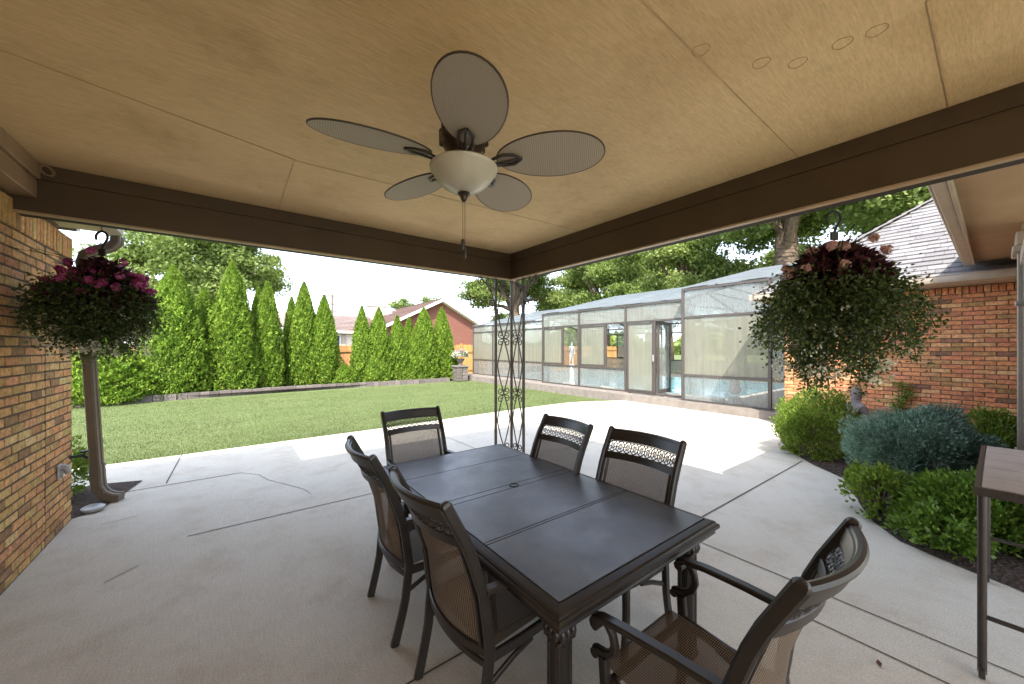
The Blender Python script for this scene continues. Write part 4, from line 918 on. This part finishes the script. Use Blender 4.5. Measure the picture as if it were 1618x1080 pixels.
t = thing('bed_shrub', 'bright green shrub in the mulch behind the downspout', 'shrub', (-1.62, 6.05, .02)); bush_leaves('foliage', (.75, .5, .62), 5000, .035, .02, M['lime'], t, 41, .6); stems('stems', .25, .5, 8, .008, M['bark'], t)
m = MB(); m.lathe([(.001, .0), (.07, .0), (.085, .02), (.085, .035), (.06, .05), (.001, .052)], (0, 0, 0), 18); o = m.build('path_light', M['galv'], None, True, (-1.09, 5.42, .01)); tag(o, 'round grey disc light set in the mulch by the brick corner', 'light')
m = MB(); m.add([(-.02, -.008, 0), (0, -.012, .012), (.022, -.004, .004), (.02, .008, .012), (0, .012, .004), (-.018, .006, .014)], [(0, 1, 4, 5), (1, 2, 3, 4)]); o = m.build('fallen_leaf', M['dry'], None, False, (2.63, .37, .004)); tag(o, 'curled dry brown leaf lying on the concrete near the bar table', 'leaf')

# ================================================================ EDGING, EVERGREENS, FENCE
ed = thing('stone_edging', 'low tumbled stone edging along the foot of the evergreens', 'edging')
m = MB(); pts = [(-9, 15.5), (-5, 15.75), (-1.4, 16.05), (1.67, 16.55), (5.2, 16.5), (7.0, 16.45), (8.6, 16.5)]
for (x0, y0), (x1, y1) in zip(pts, pts[1:]):
    d = Vector((x1 - x0, y1 - y0, 0)); L = d.length; d.normalize(); nn = Vector((-d.y, d.x, 0)); s = 0
    while s < L:
        b = random.uniform(.24, .34); c = random.uniform(.13, .20); p = Vector((x0, y0, -.06)) + d * s; e = min(b, L - s)
        if e > .03: m.prism([p - nn * random.uniform(.11, .125), p + d * (e - .012) - nn * random.uniform(.11, .125), p + d * (e - .012) + nn * .1, p + nn * .1], (0, 0, random.uniform(.185, .20)), 0, (c, c * .86, c * .80))
        s += b
m.build('edging_blocks', M['block'], ed)
def thuja_mesh(seed, n):
    g = np.random.default_rng(seed)
    h = g.random(n) ** .85; a = g.uniform(0, 6.283, n)
    prof = np.interp(h, [0, .06, .2, .4, .6, .8, .93, 1], [.80, .95, 1.0, .88, .70, .44, .2, .02])
    f = np.sin(a * 3 + seed + h * 5) * .07 + np.sin(a * 5 - h * 13 + seed * 2) * .08 + np.sin(a * 9 + h * 31) * .06 + np.sin(a * 14 - h * 52 + seed) * .07
    depth = g.random(n) ** 2.2 * .35
    r = prof * (1 + f) * (1 - depth)
    P = np.stack([r * np.cos(a), r * np.sin(a), h], 1)
    return P, a, h
def arborvitae(x, y, hgt, wid, seed, label, n=15000, second=None):
    t = thing('arborvitae_tree', label, 'tree', (x, y, .0), 0, 'evergreens along the fence')
    P, a, h = thuja_mesh(seed, n)
    parts = [P * np.array([wid / 2, wid / 2, hgt])]; aa = [a]
    if second:
        dx, dy, hh, ww = second; P2, a2, h2 = thuja_mesh(seed + 50, n // 2); parts.append(P2 * np.array([ww / 2, ww / 2, hh]) + np.array([dx, dy, 0])); aa.append(a2)
    P = np.concatenate(parts); a = np.concatenate(aa); k = len(P)
    D = np.stack([np.cos(a) * .5, np.sin(a) * .5, np.full(k, .8)], 1) + rng.normal(size=(k, 3)) * .42
    fl = np.stack([-np.sin(a), np.cos(a), np.zeros(k)], 1) + rng.normal(size=(k, 3)) * .5
    fl = np.stack([np.cos(a), np.sin(a), np.zeros(k)], 1) + rng.normal(size=(k, 3)) * .7
    leaf_mesh('crown', P, D, rng.uniform(.06, .135, k), rng.uniform(.03, .06, k), M['thuja'], rng.normal(.5, .24, k) + .10 * np.sin(P[:, 2] * 9 + a * 4), t, flat=fl)
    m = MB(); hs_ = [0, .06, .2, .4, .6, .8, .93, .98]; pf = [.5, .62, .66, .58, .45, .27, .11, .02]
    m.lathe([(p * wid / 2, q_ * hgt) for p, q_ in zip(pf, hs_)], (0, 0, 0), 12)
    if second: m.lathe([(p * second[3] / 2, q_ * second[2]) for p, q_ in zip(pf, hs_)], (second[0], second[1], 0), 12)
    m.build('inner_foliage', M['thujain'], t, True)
    m = MB(); m.tube([(0, 0, -.05), (0, 0, hgt * .5), (0, 0, hgt * .92)], .07, 7, scale=[1, .6, .15]); m.build('trunk', M['bark'], t, True)
    return t
for (x, y, hg, wd, sd, lb, sec) in [
    (-3.0, 16.3, 1.9, 2.3, 1, 'low rounded evergreen behind the pink basket and the downspout', None),
    (-1.55, 16.75, 4.35, 1.95, 2, 'tall evergreen just right of the pink hanging basket', (.75, .9, 3.8, 1.3)),
    (.02, 16.95, 4.75, 1.6, 3, 'tallest slim pointed evergreen in front of the big oak', None),
    (1.12, 17.3, 4.2, 1.15, 4, 'narrow evergreen with two tips, in front of the white shed', (-.28, .5, 4.0, .9)),
    (2.42, 17.55, 4.35, 1.25, 5, 'evergreen with a side tip, just left of the utility pole', (-.4, .5, 3.75, .9)),
    (3.15, 17.4, 3.85, 1.2, 6, 'evergreen with a bulging foot, directly below the utility pole', (.75, -.3, .9, 1.1)),
    (4.72, 17.5, 3.5, 1.0, 7, 'slender evergreen in front of the lower brown roof', None),
    (5.45, 17.4, 3.45, 1.25, 8, 'evergreen below the chimney with a low bulge at its foot', (-.2, -.3, 1.3, 1.3)),
    (6.28, 17.3, 3.15, 1.0, 9, 'evergreen in front of the white eave corner of the red house', (.3, .1, 2.6, .9)),
    (7.1, 17.9, 3.15, .95, 10, 'evergreen half hidden among taller ones below the gable rake', (-.4, -.8, .9, 1.1)),
    (7.62, 17.3, 3.6, 1.5, 11, 'broad evergreen left of the gable peak of the red house', (-.5, .0, 2.3, 1.2)),
    (8.65, 17.4, 3.7, 1.35, 12, 'last evergreen of the row, beside the stone planter pillar', (.25, -.2, 1.8, 1.2))]:
    arborvitae(x, y, hg, wd, sd, lb, 24000 if wd > 1.1 else 18000, sec)
fn = thing('wood_fence', 'orange tan cedar board fence behind the evergreens', 'fence')
m = MB(); x = -9
while x < 30:
    k = random.uniform(.85, 1.15); m.bbox((x, 19.6, -.05), (x + .138, 19.62, 1.72 + random.uniform(-.01, .01)), .003, 0, (.46 * k, .245 * k, .095 * k)); x += .142
m.build('fence_boards', M['fence'], fn)
m = MB()
for z in (.3, 1.4): m.box((-9, 19.55, z), (30, 19.598, z + .09), 0, (.40, .21, .09))
for i in range(17): m.bbox((-9 + i * 2.4, 19.50, -.05), (-8.9 + i * 2.4, 19.598, 1.75), .004, 0, (.40, .21, .09))
m.build('fence_posts', M['fence'], fn)
fg = thing('wood_gate', 'orange tan board gate between the stone planter and the pool enclosure', 'gate')
m = MB(); x = 9.75
while x < 11.2: k = random.uniform(.9, 1.15); m.bbox((x, 17.9, 0), (x + .128, 17.92, 1.78), .003, 0, (.50 * k, .27 * k, .09 * k)); x += .133
m.build('gate_boards', M['fence'], fg)
m = MB(); m.bbox((9.75, 17.86, .35), (11.2, 17.899, .44), .003, 0, (.45, .24, .09)); m.bbox((9.75, 17.86, 1.35), (11.2, 17.899, 1.44), .003, 0, (.45, .24, .09)); m.bbox((10.02, 17.83, 0), (10.12, 17.9, 1.85), .003, 0, (.45, .24, .09)); m.build('gate_frame', M['fence'], fg)
pp = thing('planter_pillar', 'short stacked stone pillar carrying a flower urn beside the enclosure corner', 'pillar', (9.15, 16.35, 0))
m = MB()
for r in range(5):
    for i in range(2):
        c = random.uniform(.13, .20); a = (-.30 + i * .30, -.28, r * .135 - .03) ; m.bbox(a, (a[0] + .29 - .03 * (r % 2) * (1 - i), .28, a[2] + .128), .012, 0, (c, c * .87, c * .8), .004)
m.build('block_courses', M['block'], pp)
m = MB(); m.bbox((-.35, -.33, .648), (.35, .33, .73), .015, 0, (.19, .17, .155)); m.build('cap_stone', M['block'], pp)
ur = thing('flower_urn', 'white urn of white and pale pink flowers on top of the stone pillar', 'planter', (9.15, 16.35, .73))
m = MB(); m.lathe([(.12, 0), (.13, .03), (.06, .07), (.06, .11), (.16, .2), (.22, .32), (.24, .34), (.2, .34), (.001, .32)], (0, 0, 0), 20); m.build('urn', M['stone'], ur, True)
n = 1800; D = unit(n); D[:, 2] = np.abs(D[:, 2]); P = D * (rng.random(n)[:, None] ** .4) * np.array([.46, .46, .42]) + np.array([0, 0, .42])
leaf_mesh('flowers', P, D + unit(n), .07, .055, [M['whitef'], M['trail'], M['pale']], rng.random(n), ur, mi=np.where(P[:, 2] > .72, 2, rng.choice([0, 0, 1], n)))

# ================================================================ BACKGROUND HOUSES AND POLE
def red_brick():
    m, nt, b = new_mat('red face brick'); v = coords(nt)
    sp = N(nt, 'ShaderNodeSeparateXYZ'); nt.links.new(v, sp.inputs[0]); cb = N(nt, 'ShaderNodeCombineXYZ')
    ad = N(nt, 'ShaderNodeMath', operation='ADD'); nt.links.new(sp.outputs[0], ad.inputs[0]); nt.links.new(sp.outputs[1], ad.inputs[1])
    nt.links.new(ad.outputs[0], cb.inputs[0]); nt.links.new(sp.outputs[2], cb.inputs[1])
    t = N(nt, 'ShaderNodeTexBrick'); t.inputs['Scale'].default_value = 1; t.inputs['Brick Width'].default_value = .21; t.inputs['Row Height'].default_value = .075; t.inputs['Mortar Size'].default_value = .007
    t.inputs['Color1'].default_value = (.20, .055, .035, 1); t.inputs['Color2'].default_value = (.14, .04, .027, 1); t.inputs['Mortar'].default_value = (.22, .16, .135, 1)
    nt.links.new(cb.outputs[0], t.inputs[0]); nt.links.new(t.outputs[0], b.inputs['Base Color']); b.inputs['Roughness'].default_value = .9; return m
M['redbrick'] = red_brick()
nh = thing('brick_house', 'neighbouring red brick house with white gable rakes and brown roof beyond the fence', 'house', (0, 0, 0))
GX, GZ, EZ, GY = 14.8, 5.95, 3.35, 30
m = MB(); m.prism([(10.1, GY, 0), (19.2, GY, 0), (19.2, GY, 3.4), (GX, GY, 5.72), (10.1, GY, 3.45)], (0, 11, 0)); m.build('wall', M['redbrick'], nh)
m = MB()
def slope(a, b, y0, y1, th=.12):
    (xa, za), (xb, zb) = a, b; rows = 14
    for i in range(rows):
        f0, f1 = i / rows, (i + 1.15) / rows; c = random.uniform(.85, 1.1); tn = (.14 * c, .085 * c, .07 * c)
        m.add([(xa + (xb - xa) * f0, y0, za + (zb - za) * f0 + .03), (xa + (xb - xa) * f0, y1, za + (zb - za) * f0 + .03), (xa + (xb - xa) * f1, y1, za + (zb - za) * f1), (xa + (xb - xa) * f1, y0, za + (zb - za) * f1)], [(0, 1, 2, 3)], 0, tn)
slope((9.4, EZ - .1), (GX, GZ), GY - .55, GY + 11.5); slope((19.9, EZ - .1), (GX, GZ), GY - .55, GY + 11.5); m.build('roof', M['brownroof'], nh)
m = MB()
for xe, s in ((9.4, 1), (19.9, -1)):
    m.prism([(xe, GY - .6, EZ - .30), (xe, GY - .6, EZ - .08), (GX, GY - .6, GZ - .0), (GX, GY - .6, GZ - .26)], (0, .05, 0)); m.prism([(xe, GY - .54, EZ - .32), (xe + .03 * s, GY - .54, EZ - .28), (GX, GY - .54, GZ - .24), (GX, GY - .54, GZ - .28)], (0, .53, 0))
m.box((9.38, GY - .5, EZ - .3), (9.5, GY + 11, EZ - .08)); m.build('rake_trim', M['white'], nh)
m = MB(); m.bbox((11.6, 40.0, 3), (13.4, 41.2, 6.0), .03); m.bbox((11.5, 39.9, 6.0), (13.5, 41.3, 6.2), .03); m.build('chimney', M['cream'], nh)
m = MB(); m.prism([(5.4, 36, 0), (10.05, 36, 0), (10.05, 44, 0), (5.4, 44, 0)], (0, 0, 3.1)); m.build('wing_wall', M['cream'], nh)
m = MB(); rows = 12
for i in range(rows):
    f0, f1 = i / rows, (i + 1.1) / rows; c = random.uniform(.85, 1.1); m.add([(4.9, 35.4 + 4.6 * f0, 3.12 + 1.75 * f0), (11.5, 35.4 + 4.6 * f0, 3.12 + 1.75 * f0), (11.5, 35.4 + 4.6 * f1, 3.1 + 1.75 * f1), (4.9, 35.4 + 4.6 * f1, 3.1 + 1.75 * f1)], [(0, 1, 2, 3)], 0, (.14 * c, .085 * c, .07 * c))
m.build('wing_roof', M['brownroof'], nh)
m = MB(); m.box((4.9, 35.3, 2.92), (9.35, 35.42, 3.12)); m.build('wing_gutter', M['white'], nh)
m = MB(); m.bbox((6.65, 35.88, 1.5), (7.85, 35.99, 2.8), .02); wn = m.build('window', M['white'], nh)
m = MB(); m.box((6.75, 35.86, 1.58), (7.22, 35.875, 2.72)); m.box((7.28, 35.86, 1.58), (7.75, 35.875, 2.72)); m.build('pane', M['glass'], wn)
for xs in (7.9, 6.2): m = MB(); m.bbox((xs, 35.9, 1.45), (xs + .4, 35.99, 2.85), .01); m.build('shutter', M['slat'], nh)
sh = thing('white_shed', 'long low white flat topped shed behind the evergreens', 'shed')
m = MB(); m.box((-4.0, 24.0, -.05), (3.2, 28, 2.62)); 
for i in range(24): m.box((-4 + i * .3, 23.985, 0), (-3.985 + i * .3, 23.999, 2.6))
m.build('wall', M['shed'], sh)
m = MB(); m.bbox((-4.2, 23.8, 2.62), (3.4, 28.2, 2.74), .02); m.build('roof', M['white'], sh)
ho = thing('tan_house', 'pale house with a grey roof glimpsed between the evergreens behind the white shed', 'house')
m = MB(); m.box((-3, 44, 0), (8.5, 52, 3.0)); m.build('wall', M['cream'], ho)
m = MB(); m.prism([(-3.5, 43.4, 3.0), (-3.5, 52.6, 3.0), (-3.5, 48, 5.6)], (12.5, 0, 0), 0, (.25, .2, .18)); m.build('roof', M['brownroof'], ho)
m = MB(); m.bbox((3.6, 43.9, 1.6), (4.6, 43.99, 2.8), .02); wn = m.build('window', M['white'], ho); m = MB(); m.box((3.7, 43.88, 1.7), (4.5, 43.895, 2.7)); m.build('pane', M['glass'], wn)
up = thing('utility_pole', 'thin wooden utility pole with two crossarms beyond the roofs', 'pole', (11.95, 60, 0))
m = MB(); m.tube([(0, 0, 0), (0, 0, 9.6)], .16, 8); m.build('shaft', M['pole'], up, True)
for z, L in ((9.2, 1.25), (8.0, .8)):
    m = MB(); m.bbox((-L, -.06, z), (L, .06, z + .14), .01)
    for d in (-.9, -.3, .3, .9): m.lathe([(.03, .14), (.06, .17), (.05, .3), (.02, .33)], (d * L, 0, z), 8)
    m.build('crossarm', M['pole'], up)
m = MB(); m.lathe([(.2, 6.9), (.25, 7.0), (.25, 7.6), (.2, 7.7)], (.35, 0, 0), 12); m.build('transformer', M['galv'], up)
m = MB()
for d in (-1.1, -.4, .4, 1.1):
    m.tube([(d, 0, 9.4), (d + 12, 3, 8.7), (d + 25, 6, 9.2)], .02, 4)
m.build('power_line', M['poly'], up)

# ================================================================ TREES
def oak(name, label, x, y, hgt, crown, seed, n, leaf=.26, mat='leafL', trunk_r=.4, lean=0, cz=None, low=.35, grp='shade trees in the background'):
    t = thing(name, label, 'tree', (x, y, 0), 0, grp)
    q = random.Random(seed); g = np.random.default_rng(seed)
    m = MB(); th = hgt * low
    m.tube([(0, 0, -.1), (lean * .3, 0, th * .5), (lean * .6, .1, th), (lean, .1, hgt * .7)], trunk_r, 10, scale=[1.25, .95, .8, .3])
    cen = []; rx, ry, rz = crown; zc = cz if cz else hgt - rz
    for i in range(17):
        a = i * 2.4 + q.uniform(-.3, .3); f = q.uniform(.55, .95); el = q.uniform(-.35, .95)
        tip = Vector((lean * .7 + rx * f * math.cos(a) * math.cos(el * 1.2), ry * f * math.sin(a) * math.cos(el * 1.2), zc + rz * f * math.sin(el * 1.3)))
        st = Vector((lean * .6, .1, th * q.uniform(.85, 1.25))); md = st.lerp(tip, .5) + Vector((q.uniform(-.5, .5), q.uniform(-.5, .5), q.uniform(.1, .7)))
        m.tube([st, st.lerp(md, .5) + Vector((0, 0, .2)), md, md.lerp(tip, .5) + Vector((q.uniform(-.3, .3), 0, .1)), tip], trunk_r * .42, 6, scale=[1, .8, .55, .35, .12])
        for k in range(6): cen.append(md.lerp(tip, q.uniform(.35, 1.15)) + Vector((q.gauss(0, .09 * rx), q.gauss(0, .09 * ry), q.gauss(0, .10 * rz))))
    m.build('trunk', M['bark'], t, True)
    C = np.array([tuple(c) for c in cen]); nc = len(C); Rr = g.uniform(.13, .26, nc) * (rx + ry + rz) / 3
    k = g.integers(0, nc, n); d = g.normal(size=(n, 3)); d /= np.linalg.norm(d, axis=1, keepdims=True); r = g.random(n) ** .45
    P = C[k] + d * (r * Rr[k])[:, None] * np.array([1.25, 1.25, .62]); P[:, 2] = np.maximum(P[:, 2], 1.0)
    D = g.normal(size=(n, 3)) + np.array([0, 0, -.35]); fl = np.array([0, 0, 1.]) + g.normal(size=(n, 3)) * .65
    ct = g.normal(0, .14, nc)
    leaf_mesh('crown', P, D, g.uniform(.6, 1.3, n) * leaf, g.uniform(.4, .8, n) * leaf, M[mat], g.normal(.48, .2, n) + ct[k], t, flat=fl)
    return t
oak('oak_tree', 'huge spreading oak behind the evergreens on the left', -1.9, 37, 12.5, (6.2, 6.0, 4.8), 4, 52000, .27, low=.42, trunk_r=.55, cz=7.2)
oak('oak_tree', 'round distant tree standing behind the chimney of the red house', 22.5, 52, 9.5, (4.6, 4.6, 3.0), 5, 14000, .3, trunk_r=.3, cz=6.6)
oak('oak_tree', 'oak whose dark trunk stands right behind the ironwork post', 23.6, 30.5, 13.5, (5.4, 5.6, 5.0), 6, 40000, .26, low=.4, trunk_r=.6, cz=8.2)
oak('oak_tree', 'leafy tree over the middle of the enclosure roof, right of the ironwork post', 27.0, 21.5, 12, (5.6, 5.2, 5.0), 7, 42000, .25, cz=7.0)
oak('oak_tree', 'oak with a crooked limb reaching over the enclosure door bay', 26.5, 13.5, 13, (5.0, 5.2, 5.2), 18, 42000, .25, cz=7.6, low=.33)
oak('oak_tree', 'big oak with a stout bare trunk rising just left of the right hanging basket', 23.0, 6.6, 13, (4.6, 4.4, 4.8), 9, 36000, .23, low=.55, trunk_r=.62, cz=9.2)
oak('oak_tree', 'oak filling the sky above the grey hip roof', 26.5, 1.2, 14, (5.6, 5.4, 5.2), 10, 40000, .24, cz=8.8)
oak('oak_tree', 'low bushy tree behind the enclosure beneath the stout oak trunk', 30, 8.8, 8.5, (4.6, 4.6, 3.6), 12, 22000, .25, cz=4.6)
oak('oak_tree', 'small far tree peeking between two evergreens left of the utility pole', 6.2, 62, 7, (3.6, 3, 2.6), 13, 7000, .32, trunk_r=.25, cz=4.2)
oak('oak_tree', 'small tree beside the right end of the red house gable', 27.5, 37.5, 6.4, (3.0, 3.0, 2.4), 16, 7000, .26, trunk_r=.2, cz=4.0)
oak('oak_tree', 'tall full crowned tree filling the gap right of the ironwork post, behind the others', 33, 29, 13, (6.5, 6.0, 5.2), 25, 36000, .3, cz=7.4)
oak('oak_tree', 'wide dense tree beyond the middle of the enclosure roof, farthest of the group', 35, 20, 12.5, (6.5, 6.0, 5.6), 26, 36000, .3, cz=7.0)
oak('oak_tree', 'dense green tree beyond the grey hip roof ridge, seen past the stout trunk', 31, 4.0, 13, (5.0, 5.4, 5.6), 27, 32000, .28, cz=8.0)
# far wood
n = 60000; a = rng.uniform(-2.2, 2.6, n); r = rng.uniform(95, 140, n); hh = 5 + 2.5 * np.sin(a * 17) + 1.6 * np.sin(a * 41)
P = np.stack([r * np.sin(a) , r * np.cos(a), rng.random(n) ** .8 * hh], 1)
o = leaf_mesh('far_treeline', P, rng.normal(size=(n, 3)), rng.uniform(1.0, 2.2, n), rng.uniform(.8, 1.6, n), M['leafL'], rng.normal(.4, .2, n)); tag(o, 'low far line of woods on the horizon', 'woods', kind='stuff')
